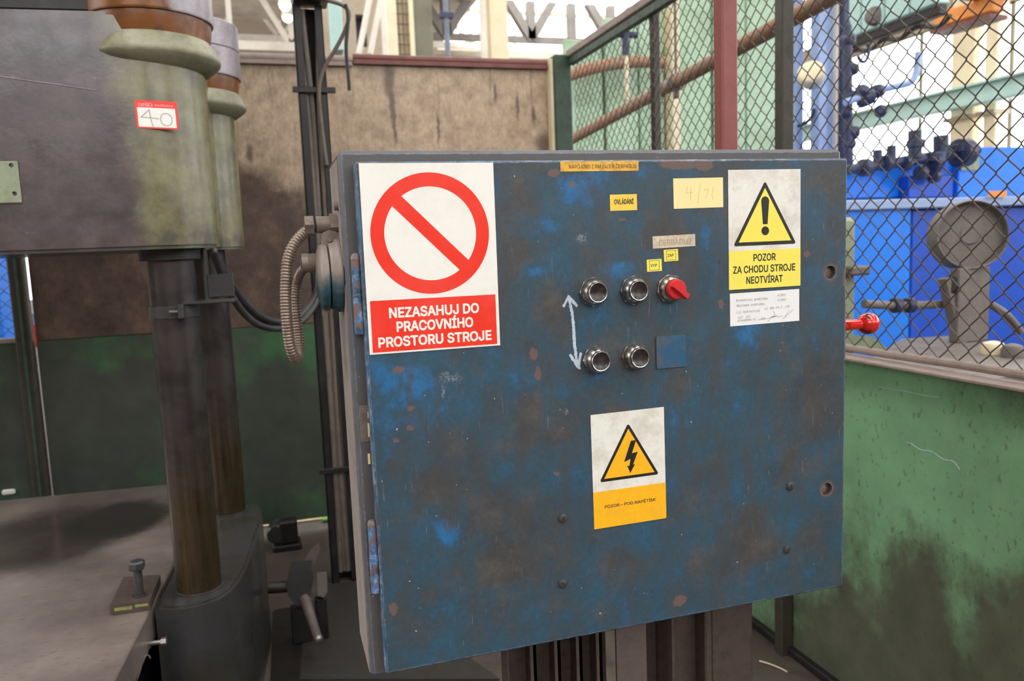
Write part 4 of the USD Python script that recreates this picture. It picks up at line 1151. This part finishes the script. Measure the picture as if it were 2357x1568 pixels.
pump.part('foot_plate', box(wy(628, 1265, KB) * [1, 1, 0] + [0, 0, .001], wy(694, 1250, KB + .12) * [1, 1, 0] + [0, 0, .03], .004), M['dark'])
pump.part('housing', box(wy(645, 1240, KB + .02) * [1, 1, 0] + [0, 0, .03], wy(684, 1206, KB + .1) * [1, 1, 0] + [0, 0, .15], .01), M['dark'])
pump.part('motor', cyl([wy(636, 1225, KB)[0], KB + .03, .085], [wy(640, 1225, KB)[0], KB + .14, .085], .05, 24, c=.006), M['block'])
otq = [wz(640, 1410, 0), wz(690, 1402, 0), wz(708, 1480, 0), wz(690, 1640, 0), wz(636, 1640, 0)]
single('drip_tray', prism(sg.Polygon([q_[:2] for q_ in otq]).buffer(.02), .001, .006), M['oily'], 'black sheet added on the floor for the shaded pit beside the press base', 'floor_shade')  # dark sheet added to give the floor its shaded pit
cbq = [wz(560, 1219, 0), wz(768, 1193, 0), wz(768, 1150, 0), wz(560, 1170, 0)]
single('cardboard', prism(np.array([q_[:2] for q_ in cbq]), .001, .005), M['board'], 'pale sheet added for the sunlit floor under the gap of the back partition', 'cardboard')  # added sheet; its colour carries the sunlight on the floor beyond
gq = [wz(742, 1201, 0.006), wz(775, 1196, 0.006), wz(775, 1186, 0.006), wz(742, 1190, 0.006)]
single('green_rag', prism(np.array([q_[:2] for q_ in gq]), .006, .016), M['rag'], 'small bright green rag on the pale sheet under the gap', 'rag')
fpq = [wz(740, 1352, 0), wz(840, 1338, 0), wz(1150, 1568, 0), wz(690, 1568, 0), wz(700, 1440, 0)]
single('floor_plate', prism(np.array([q_[:2] for q_ in fpq]), .001, .008), M['plate'], 'dark steel plate lying on the floor left of the cabinet', 'floor plate')
tw = [wz(1748, 1522, .004), wz(1775, 1530, .006), wz(1795, 1538, .004), wz(1812, 1547, .004)]
single('wire_offcut', tube(spline(tw, 20), .0025, 6), M['cream'], 'pale offcut of wire lying on the floor by the fence foot', 'wire')

# ---------------------------------------------------------------- stand under the cabinet, and the red post behind it
st = Thing('cabinet_stand', 'brown steel stand of upright channels carrying the blue cabinet', 'stand', (.62, 1.36, 0))
SY = 1.32
def stx(px, y=SY): return wy(px, 1500, y)[0]
ZT = BZ0 - .002
for a, b in ((1173, 1234), (1236, 1290), (1292, 1340), (1342, 1386)):
    x0, x1 = stx(a), stx(b)
    st.part('channel', [box((x0, SY + .05, 0), (x1, SY + .055, ZT)), box((x1 - .006, SY, 0), (x1, SY + .05, ZT)), box((x1 - .012, SY, 0), (x1, SY + .004, ZT)), box((x0, SY + .02, 0), (x0 + .003, SY + .05, ZT))], M['wire'])
st.part('web_plate', box((stx(1421), SY + .004, 0), (stx(1490), SY + .010, ZT)), M['standgrey'])
st.part('back_plate', box((stx(1173), SY + .057, 0), (stx(1421), SY + .062, ZT)), M['wire'])
st.part('web_plate', box((stx(1388), SY + .07, 0), (stx(1420), SY + .074, ZT)), M['dark'])
x0, x1, x2, x3 = stx(1492), stx(1553), stx(1640), stx(1742)
st.part('leg', [box((x0, SY + .07, 0), (x1, SY + .074, ZT)), box((x1 - .006, SY, 0), (x1, SY + .07, ZT))], M['wire'])
st.part('leg', [box((x1, SY + .04, 0), (x2, SY + .046, ZT)), box((x2 - .016, SY, 0), (x2, SY + .046, ZT), .003)], M['wire'])
st.part('leg', box((x2 + .001, SY + .01, 0), (x3, SY + .08, ZT), .006), M['wire'])
st.part('base_beam', box((.2, SY + .01, .0), (stx(1173) - .001, SY + .08, .06), .004), M['wire'])
rp0, rp1 = wy(1663, 200, 1.5), wy(1700, 200, 1.5)
single('square_post', box((rp0[0], 1.5, .001), (rp1[0] - .0, 1.5 + .036, 2.62), .004), M['redpost'], 'red oxide square steel post rising behind the cabinet', 'post')

# ---------------------------------------------------------------- beyond the fence
GY = 7.0
def gy(x, y, o=0.0): return wy(x, y, GY + o)
gm = Thing('green_machine', 'tall pale green machine housing seen through the left half of the fence', 'machine', gy(1560, 400) * [1, 1, 0])
seams = [1300, 1392, 1470, 1532, 1556, 1640, 1716, 1790, 1834]
for k in range(8):
    x0, x1 = gy(seams[k], 250)[0], gy(seams[k + 1], 250)[0]
    m_ = M['cream'] if k == 3 else M['hallgreen']
    top_ = [gy(1346, 92), gy(1431, 44), gy(1500, 2)][k][2] if k < 3 else 5.2
    gm.part('panel', box((x0 + .012, GY - (.12 if k == 3 else .02 * (k % 2)), .05), (x1 - .012, GY + .06, top_), .01), m_, 'cream upright' if k == 3 else None)
gm.part('frame', box((gy(1330, 250)[0], GY + .06, 0), (gy(1834, 250)[0], GY + .16, gy(1346, 100)[2])), M['hallgrey'])
du = gm.part('duct', tube(spline([gy(x, y, -.25) for x, y in ((1300, 176), (1360, 158), (1420, 146), (1480, 142), (1530, 145))], 30), .055, 12), M['pipe'], 'curved brown duct')
vv = gy(1440, 85, -.3)
va = gm.part('valve', [cyl(vv + [0, 0, -.16], vv + [0, 0, .16], .035, 14), cyl(vv + [-.11, 0, .02], vv + [.11, 0, .02], .03, 14), cyl(vv + [0, 0, .15], vv + [0, 0, .19], .07, 18)], M['navy'], 'dark blue valve')
gm.part('valve', [cyl(vv + [.0, 0, -.55], vv + [0, 0, -.16], .022, 12)], M['cream'])

# brown pipe hung behind the fence
a, b = wx(1325, 316, 2.35), wx(1920, -12, 2.35)
d_ = (b - a) / np.linalg.norm(b - a)
hp_ = Thing('hanging_pipe', 'thick dusty brown pipe running on a slant just behind the wire mesh', 'pipe', a)
hp_.part('pipe', tube(np.array([a - d_ * .3 + d_ * t_ for t_ in np.linspace(0, np.linalg.norm(b - a) + .9, 30)]), .040, 20), M['pipe'], smooth=60)
c_ = a + d_ * np.linalg.norm(b - a) * .36
c_ = W(1556, 190, 0, 2.35)
hp_.part('hanger', [cyl(c_ + [0, 0, .03], c_ + [0, 0, 1.2], .008, 10), lathe([(.046, -.02), (.052, -.018), (.052, .018), (.046, .02)], c_, d_, 24), box(c_ + [-.012, -.02, -.09], c_ + [.012, .02, -.03], .003)], M['machinegrey'])

# blue upright frame with its fittings
bf = Thing('upright_rack', 'grey-blue upright machine frame between the green machine and the bright windows', 'machine frame', wy(1890, 400, 5.4) * [1, 1, 0])
def by(x, y, o=0.0): return wy(x, y, 5.4 + o)
for x0, x1, o, m_ in ((1834, 1851, .3, 'bluepost'), (1882, 1924, .1, 'bluepost'), (1926, 1937, .05, 'truss'), (1939, 1955, 0, 'navy')):
    A0, A1 = by(x0, 250, o), by(x1, 250, o)
    bf.part('upright', box((A0[0], A0[1], 0), (A1[0], A0[1] + .1, 4.6), .012), M[m_])
bf.part('cross_beam', box((by(1834, 250, .3)[0], 5.75, 4.3), (by(1955, 250)[0], 5.85, 4.6), .01), M['bluepost'])
q = by(1868, 172, -.1)
ln = Thing('work_lamp', 'round cream work lamp on the blue machine frame behind the mesh', 'lamp', q)
ln.part('shade', lathe([(.02, -.02), (.085, .0), (.10, .05), (.10, .11), (.085, .13), (.02, .135)], q + [.05, .06, -.03], (-.55, -.6, .4), 28), M['cream'], smooth=50)
ln.part('bracket', cyl(q + [.04, .05, -.03], q + [.16, .22, .1], .018, 12), M['machinegrey'])
bf.part('hook_rod', tube(spline([by(1836, 290, .25), by(1852, 284, .2), by(1866, 272, .15), by(1873, 250, .12)], 24), .014, 10), M['navy'])
rng = np.random.default_rng(11)
vs = Thing('valve_stack', 'dark navy valves and hoses clustered down the edge of the blue frame', 'valves', wy(1955, 400, 5.0) * [1, 1, 0])
def vy(x, y, o=0.0): return wy(x, y, 5.0 + o)
for x, y, r in ((1951, 92, .05), (1962, 160, .045), (1956, 225, .05), (1948, 262, .04), (1962, 305, .05), (1955, 332, .045)):
    c_ = vy(x, y)
    vs.part('valve', lathe([(r * .5, -r), (r, -r * .6), (r, r * .6), (r * .5, r)], c_, rng.normal(size=3) * [1, 1, .3], 16), M['navy'])
rz = wy(2065, 378, 4.7)[2] + .004
vs.part('riser', cyl([vy(1953, 400)[0], 5.0, rz], vy(1949, 60), .035, 14), M['navy'])
rb = Thing('hydraulic_unit', 'dark blue hydraulic block with hoses standing out against the bright windows', 'hydraulic block', vy(1995, 222))
for x, y, r in ((1985, 212, .055), (1996, 224, .06), (2020, 210, .05), (2027, 256, .045), (1985, 235, .04)):
    c_ = vy(x, y, -.1)
    rb.part('valve', lathe([(r * .5, -r * .9), (r, -r * .5), (r, r * .5), (r * .5, r * .9)], c_, rng.normal(size=3), 18), M['navy'])
rb.part('arm', tube(spline([vy(1945, 236, -.1), vy(1985, 222, -.1), vy(2025, 208, -.1), vy(2075, 196, -.1), vy(2100, 185, -.1), vy(2112, 150, -.1), vy(2114, 120, -.1)], 50), .026, 10), M['bluepost'])
rb.part('hose', tube(spline([vy(1975, 130, -.1), vy(1990, 142, -.1), vy(2000, 120, -.1), vy(1996, 100, -.1)], 24), .012, 8), M['navy'])

# crane runway, teal girders
def hz(x, y, z): return wz(x, y, z)
g0_, g1_ = hz(1900, 128, 3.55), hz(2172, 22, 3.55)
g1_ = g0_ + (g1_ - g0_) * 1.0
cg = Thing('crane_girder', 'pale teal box girder high up behind the mesh with a black cable trunk below', 'girder', (g0_ + g1_) / 2)
n_ = 5
for k in range(n_):
    p0, p1 = g0_ + (g1_ - g0_) * (k / n_ + .006), g0_ + (g1_ - g0_) * ((k + 1) / n_ - .006)
    cg.part('panel', beam(p0 + [0, 0, .42], p1 + [0, 0, .42], .16, .72, .01), M['hallteal'])
cg.part('cable_trunk', beam(g0_ + [0, 0, .0], g1_ + [0, 0, .0], .10, .09, .01), M['dark'])
rr_ = np.linspace(0, 1, 9)
cg.part('festoon', tube(spline([g0_ * (1 - t_) + g1_ * t_ + [0, -.08, -.07 - .05 * (i % 2)] for i, t_ in enumerate(rr_)], 90), .022, 8), M['hose'])
for t_ in (.18, .45):
    p = g0_ * (1 - t_) + g1_ * t_ + [-.1, -.14, .05]
    cg.part('float_lamp', lathe([(.03, -.07), (.085, -.05), (.1, 0), (.085, .05), (.03, .07)], p + [0, 0, .12], (-.7, -.7, .1), 22), M['machinegrey'])
o0, o1 = hz(2160, 50, 4.4), hz(2300, 8, 4.4)
oc = Thing('orange_hoist', 'orange crane hoist beam hanging near the top right behind the mesh', 'hoist', (o0 + o1) / 2)
oc.part('beam', beam(o0, o1, .22, .20, .02), M['orange'])
oc.part('flange', beam(o0 + [0, 0, -.16], o1 + [0, 0, -.16], .36, .05), M['maroon'])
oc.part('trolley', box(o1 + [-.35, -.2, .1], o1 + [.35, .3, .55], .03), M['orange'])
t0_, t1_ = wx(1975, 300, 12.2), wx(2200, 212, 12.2)
rg = Thing('runway_girder', 'pale teal crane runway girder across the bright windows', 'girder', (t0_ + t1_) / 2)
zz_ = (t0_[2] + t1_[2]) / 2
rg.part('web', box((12.1, 9.0, zz_ - .16), (12.3, 18.0, zz_ + .16), .02), M['hallteal'])
rg.part('flange', box((12.0, 9.0, zz_ + .16), (12.4, 18.0, zz_ + .2)), M['hallteal'])
for x0, x1, mm in ((2186, 2238, 'cream'), (2262, 2292, 'cream')):
    A0, A1 = wx(x0, 250, 12.45), wx(x1, 250, 12.45)
    pc = Thing('hall_column', 'wide cream steel column in front of the bright hall windows' if x0 == 2186 else 'narrow cream steel column right of the wide one by the windows', 'column', ((12.55, (A0[1] + A1[1]) / 2, 0)))
    pc.part('shaft', box((12.45, A1[1], 0), (12.7, A0[1], HZ - .01), .02), M[mm])
    for z_ in (2.6, 3.5):
        pc.part('bracket', box((12.35, A1[1] - .06, z_), (12.72, A0[1] + .06, z_ + .07)), M['wallbeige'])

# blue machine, lower right
bm = Thing('blue_machine', 'large bright blue sheet-metal machine behind the lower right of the fence', 'machine', wy(2150, 600, 4.2) * [1, 1, 0])
def my(x, y, o=0.0): return wy(x, y, 4.2 + o)
e0 = my(1950, 500)[0]
def face(x0, x1, y0, y1, o, depth, mat, nm='panel', lab=None):
    a_, b_ = my(x0, (y0 + y1) / 2, o), my(x1, (y0 + y1) / 2, o)
    zt, zb_ = my((x0 + x1) / 2, y0, o)[2], (0.02 if y1 is None else my((x0 + x1) / 2, y1, o)[2])
    bm.part(nm, box((a_[0], a_[1], zb_), (b_[0] - .006, a_[1] + depth, zt), .008), M[mat], lab)
face(1935, 2092, 478, 1300, .0, .9, 'blue', 'panel', 'light blue front panel')
face(2092, 2420, 478, 1300, .03, .9, 'bluedark')
face(1925, 2440, 455, 478, -.03, 1.0, 'bluepost', 'ledge')
face(1925, 2206, 378, 455, .5, .6, 'blue')
face(2206, 2440, 338, 455, .45, .6, 'blue')
face(2092, 2196, 402, 455, .40, .1, 'bluedark')
c_ = my(2306, 446, -.05)
bm.part('orange_plate', box(c_ + [-.12, -.004, -.02], c_ + [.04, 0, .02]), M['orange'], 'orange strip')
c_ = my(2245, 372, .40)
bm.part('green_plate', box(my(2213, 392, .44) , my(2252, 362, .45)), M['pad'], 'pale green plate')
pm = Thing('pipe_manifold', 'row of dark pipes with upright stubs along the top of the blue machine', 'pipes', my(2100, 380, .3))
pm.part('pipe', tube(spline([my(1945, 392, .35), my(2000, 384, .35), my(2080, 372, .35), my(2170, 360, .35), my(2250, 344, .35)], 30), .036, 12), M['navy'])
for x, y0, y1, r in ((2020, 375, 345, .03), (2052, 372, 335, .03), (2106, 365, 300, .045), (2108, 340, 322, .06), (2166, 358, 312, .05), (2215, 350, 332, .09), (2150, 372, 352, .08)):
    pm.part('stub', cyl(my(x, y0, .34), my(x, y1, .34), r, 16, c=.006), M['navy'])
for x, y, r in ((1990, 386, .06), (2040, 376, .055), (2215, 352, .1), (2150, 372, .07), (2085, 376, .05), (2120, 398, .05), (2150, 405, .05)):
    pm.part('coupling', lathe([(r * .7, -r * .5), (r, -r * .4), (r, r * .4), (r * .7, r * .5)], my(x, y, .33), (1, .1, .05 * (x % 3)), 18), M['navy'])
gs = Thing('green_cabinet', 'narrow pale green machine edge peeping out beside the blue cabinet, behind the mesh', 'machine', wy(1960, 650, 3.3) * [1, 1, 0])
def qy(x, y, o=0.0): return wy(x, y, 3.3 + o)
gs.part('body', box((qy(1900, 650)[0], 3.3, 0), (qy(1972, 650)[0], 3.5, qy(1960, 500)[2]), .02), M['pad'])
gs.part('bracket', box((qy(1940, 625)[0], 3.24, qy(1960, 634)[2]), (qy(1986, 625)[0], 3.4, qy(1960, 612)[2]), .01), M['machinegrey'])
gs.part('foot', hull([qy(x, y, o) for x, y in ((1940, 770), (2010, 775), (2040, 800), (2036, 812), (1940, 806)) for o in (-.05, .15)]), M['pad'])

# grey motor on its upright, tool table
my0, TZ = 2.72, 1.0
def ty(x, y, o=0.0): return wy(x, y, my0 + o)
mc = ty(2240, 540)
mt = Thing('pulley_motor', 'round dusty grey motor disc on a flat iron upright behind the mesh', 'motor', mc * [1, 1, 0])
r_ = np.linalg.norm(ty(2175, 540) - ty(2310, 540)) / 2 * .92
ax = np.array([-.42, -.90, .06])
ax = ax / np.linalg.norm(ax)
mt.part('disc', lathe([(r_ * .93, .045), (r_ * .95, .004), (r_ * .98, 0), (r_, .006), (r_, .12), (r_ * .9, .135), (r_ * .3, .14)], mc, -ax, 48), M['machinegrey'], smooth=30)
mt.part('face_plate', lathe([(.002, -.030), (r_ * .25, -.030), (r_ * .30, -.038), (r_ * .94, -.044)], mc, ax, 40), M['machinegrey'])
A0, A1 = ty(2206, 700), ty(2278, 700)
mt.part('upright', box((A0[0], my0 + .0, TZ + .001), (A1[0], my0 + .05, ty(2240, 616)[2]), .004), M['machinegrey'])
mt.part('brace', beam(ty(2172, 640, .05), ty(2215, 815, .02), .05, .03, .003), M['machinegrey'])
mt.part('hub', cyl(ty(2185, 655, .03), ty(2200, 665, .1), .04, 18, c=.005), M['dark'])
mt.part('shaft', tube(np.array([ty(1988, 700, .1), ty(2060, 704, .1), ty(2140, 702, .1), ty(2200, 698, .1)]), .018, 12), M['machinegrey'])
for x in (2055, 2085):
    mt.part('shaft_collar', cyl(ty(x, 703, .1), ty(x + 16, 703, .1), .034, 18, c=.004), M['navy'])
mt.part('hose', tube(spline([ty(2278, 700, .1), ty(2310, 720, .1), ty(2335, 745, .12), ty(2350, 765, .12)], 24), .018, 10), M['machinegrey'])
tt = Thing('tool_table', 'low dusty grey table top just behind the foot of the wire mesh', 'table', ty(2130, 830) * [1, 1, 0])
tp = [wz(2010, 822, TZ), wz(2075, 780, TZ), wz(2200, 772, TZ), wz(2340, 800, TZ), wz(2400, 860, TZ), wz(2200, 880, TZ)]
tt.part('top', prism(np.array([p_[:2] for p_ in tp]), .965, TZ), M['machinegrey'])
cc_ = np.mean(tp, axis=0)
tt.part('leg', cyl((cc_[0], cc_[1], 0), (cc_[0], cc_[1], .965), .06, 16), M['machinegrey'])
for x, y, r, mm, lb in ((2285, 815, .045, 'cream', 'pale round cap lying on the grey table behind the mesh'), (2330, 822, .04, 'machinegrey', 'small grey round fitting lying at the right end of the grey table')):
    q = wz(x, y, TZ)
    single('round_cap', lathe([(r, .001), (r, .03), (r * .8, .045), (r * .3, .052), (.001, .052)], q, (0, 0, 1), 24), M[mm], lb, 'cap', smooth=40)

# ---------------------------------------------------------------- far end of the hall above the partition
def fy(x, y, d): return wy(x, y, d)
lad = Thing('ladder_column', 'cream steel column with a ladder inside it, above the partition', 'column', fy(920, 100, 14) * [1, 1, 0])
x0, x1, x2, x3 = [fy(v_, 60, 14)[0] for v_ in (890, 914, 943, 953)]
lad.part('flange', box((x0, 14, 0), (x1, 14.3, HZ - .01)), M['cream'])
lad.part('flange', box((x2, 14, 0), (x3, 14.3, HZ - .01)), M['cream'])
lad.part('back', box((x1, 14.3, 0), (x2, 14.34, HZ - .01)), M['cream'])
for z_ in np.arange(3.2, 6.4, .17):
    lad.part('rung', cyl((x1, 14.1, z_), (x2, 14.1, z_), .014, 8), M['machinegrey'])
for v_ in (918, 929):
    xx = fy(v_, 60, 14.1)[0]
    lad.part('rail', cyl((xx, 14.12, 2.6), (xx, 14.12, 6.6), .012, 8), M['machinegrey'])
x0, x1 = fy(955, 60, 14.5)[0], fy(996, 60, 14.5)[0]
single('hall_column', box((x0, 14.5, 0), (x1, 15.0, HZ - .01), .02), M['hallgrey'], 'dark green-grey column right beside the ladder column', 'column')
x0, x1, x2 = [fy(v_, 60, 16)[0] for v_ in (1112, 1127, 1169)]
wc = Thing('hall_column', 'pale cream column at the edge of the bright roof glazing, above the partition', 'column', ((x1 + x2) / 2, 16, 0))
wc.part('shaft', box((x1, 16, 0), (x2, 16.4, HZ - .01), .02), M['cream'])
wc.part('pipe', cyl((x0, 16, 0), (x0, 16, HZ - .01), .07, 14), M['truss'])
x0, x1 = fy(738, 60, 18)[0], fy(892, 60, 18)[0]
bw = Thing('office_block', 'beige inner wall with a small dark window, behind the slanting white pipes', 'wall', ((x0 + x1) / 2, 18, 0))
wpoly = sg.box(x0, 0, x1, HZ - .02)
wa, wb = fy(822, 108, 18), fy(842, 34, 18)
wpoly = wpoly.difference(sg.box(wa[0], wa[2], wb[0], wb[2]))
bw.part('wall', place(prism(wpoly, 0, .3), (0, 18.3, 0), (1, 0, 0), (0, 0, 1), (0, -1, 0)), M['wallbeige'])
bw.part('window_recess', box((wa[0] - .1, 18.3, wa[2] - .1), (wb[0] + .1, 18.35, wb[2] + .1)), M['navy'])
for (a_, b_), lb in ((((826, 125), (852, -10)), 'left of two slanting white pipes above the partition'), (((852, 125), (878, -10)), 'right of two slanting white pipes above the partition')):
    single('slanting_pipe', cyl(fy(*a_, 12.5), fy(*b_, 12.5), .045, 14), M['truss'], lb, 'pipe')
single('standpipe', cyl(fy(884, 60, 13) * [1, 1, 0], fy(880, -20, 13), .05, 14), M['truss'], 'upright pale pipe just left of the ladder column', 'pipe')
fy_ = fy(773, 115, 9)
single('green_duct', box((fy(762, 60, 9)[0], 9, fy_[2]), (fy(789, 60, 9)[0], 9.25, 5.0), .01), M['hallteal'], 'pale teal upright duct hanging beside the black cable post', 'duct')
xp = fy(1028, 60, 13)[0]
rp = Thing('riser_pipe', 'thin blue-grey riser pipe with a clamp, between the two pale columns', 'pipe', (xp, 13, 0))
rp.part('pipe', cyl((xp, 13, 0), (xp, 13, 6.5), .045, 14), M['steelblue'])
rp.part('clamp', box((xp - .11, 12.94, fy(1028, 36, 13)[2] - .04), (xp + .11, 13.06, fy(1028, 36, 13)[2] + .04)), M['navy'])


def truss(name, label, y, x0, x1, z0, z1, n, th=.12, mat='truss'):
    t_ = Thing(name, label, 'roof truss', ((x0 + x1) / 2, y, z0))
    t_.part('bottom_chord', box((x0, y - .08, z0 - .1), (x1, y + .08, z0 + .1)), M[mat])
    t_.part('top_chord', box((x0, y - .08, z1 - .1), (x1, y + .08, z1 + .1)), M[mat])
    w_ = (x1 - x0) / n
    for k in range(n + 1):
        t_.part('post', beam((x0 + k * w_, y, z0), (x0 + k * w_, y, z1), th, th), M[mat])
        if k < n:
            a_, b_ = (z0, z1) if k % 2 else (z1, z0)
            t_.part('diagonal', beam((x0 + k * w_, y, a_), (x0 + (k + 1) * w_, y, b_), th, th), M[mat])


zc_ = fy(640, 108, 20)[2]
truss('roof_truss', 'nearer white lattice roof truss left of the black cable post', 20, -3.2, 3.6, zc_, zc_ + 2.4, 5)
zc_ = fy(1250, 112, 26)[2]
truss('roof_truss', 'white lattice truss in front of the bright glazing at the cage corner', 25, 4.4, 12.8, zc_, zc_ + 2.2, 6, .26, 'trussgrey')
zc_ = fy(1060, 105, 28)[2]
truss('roof_truss', 'far white lattice truss between the ladder column and the cream column', 28, -4, 9.0, zc_, zc_ + 2.2, 8)
for (px, py), lb in (((656, 12), 'upper of two lit hall lamps left of the black cable post'), ((662, 40), 'lower of two lit hall lamps left of the black cable post')):
    c_ = fy(px, py, 17 if py < 20 else 19)
    hl = Thing('hall_lamp', lb, 'lamp', c_)
    hl.part('reflector', lathe([(.07, .25), (.11, .20), (.13, .02), (.125, .02), (.10, .18), (.05, .2)], c_, (0, 0, 1), 24), M['truss'])
    hl.part('bulb', trimesh.creation.icosphere(3, .11).apply_translation(c_), M['lamp'], 'glowing bulb', under=None, smooth=True)
    hl.part('cord', cyl(c_ + [0, 0, .24], [c_[0], c_[1], HZ - .01], .01, 8), M['dark'])
# blue machine glimpsed through the cage panel at the far left
lb0, lb1 = wy(-160, 700, 6.5), wy(36, 700, 6.85)
bl_ = Thing('blue_machine', 'blue sheet-metal machine glimpsed through the mesh at the far left', 'machine', ((lb0[0] + lb1[0]) / 2, 6.5, 0))
bl_.part('panel', box((lb0[0], 6.5, .02), (lb1[0], 6.85, 2.2), .01), M['blue'])
bl_.part('plinth', box((lb0[0], 6.45, 0), (lb1[0], 6.85, .12)), M['bluedark'])
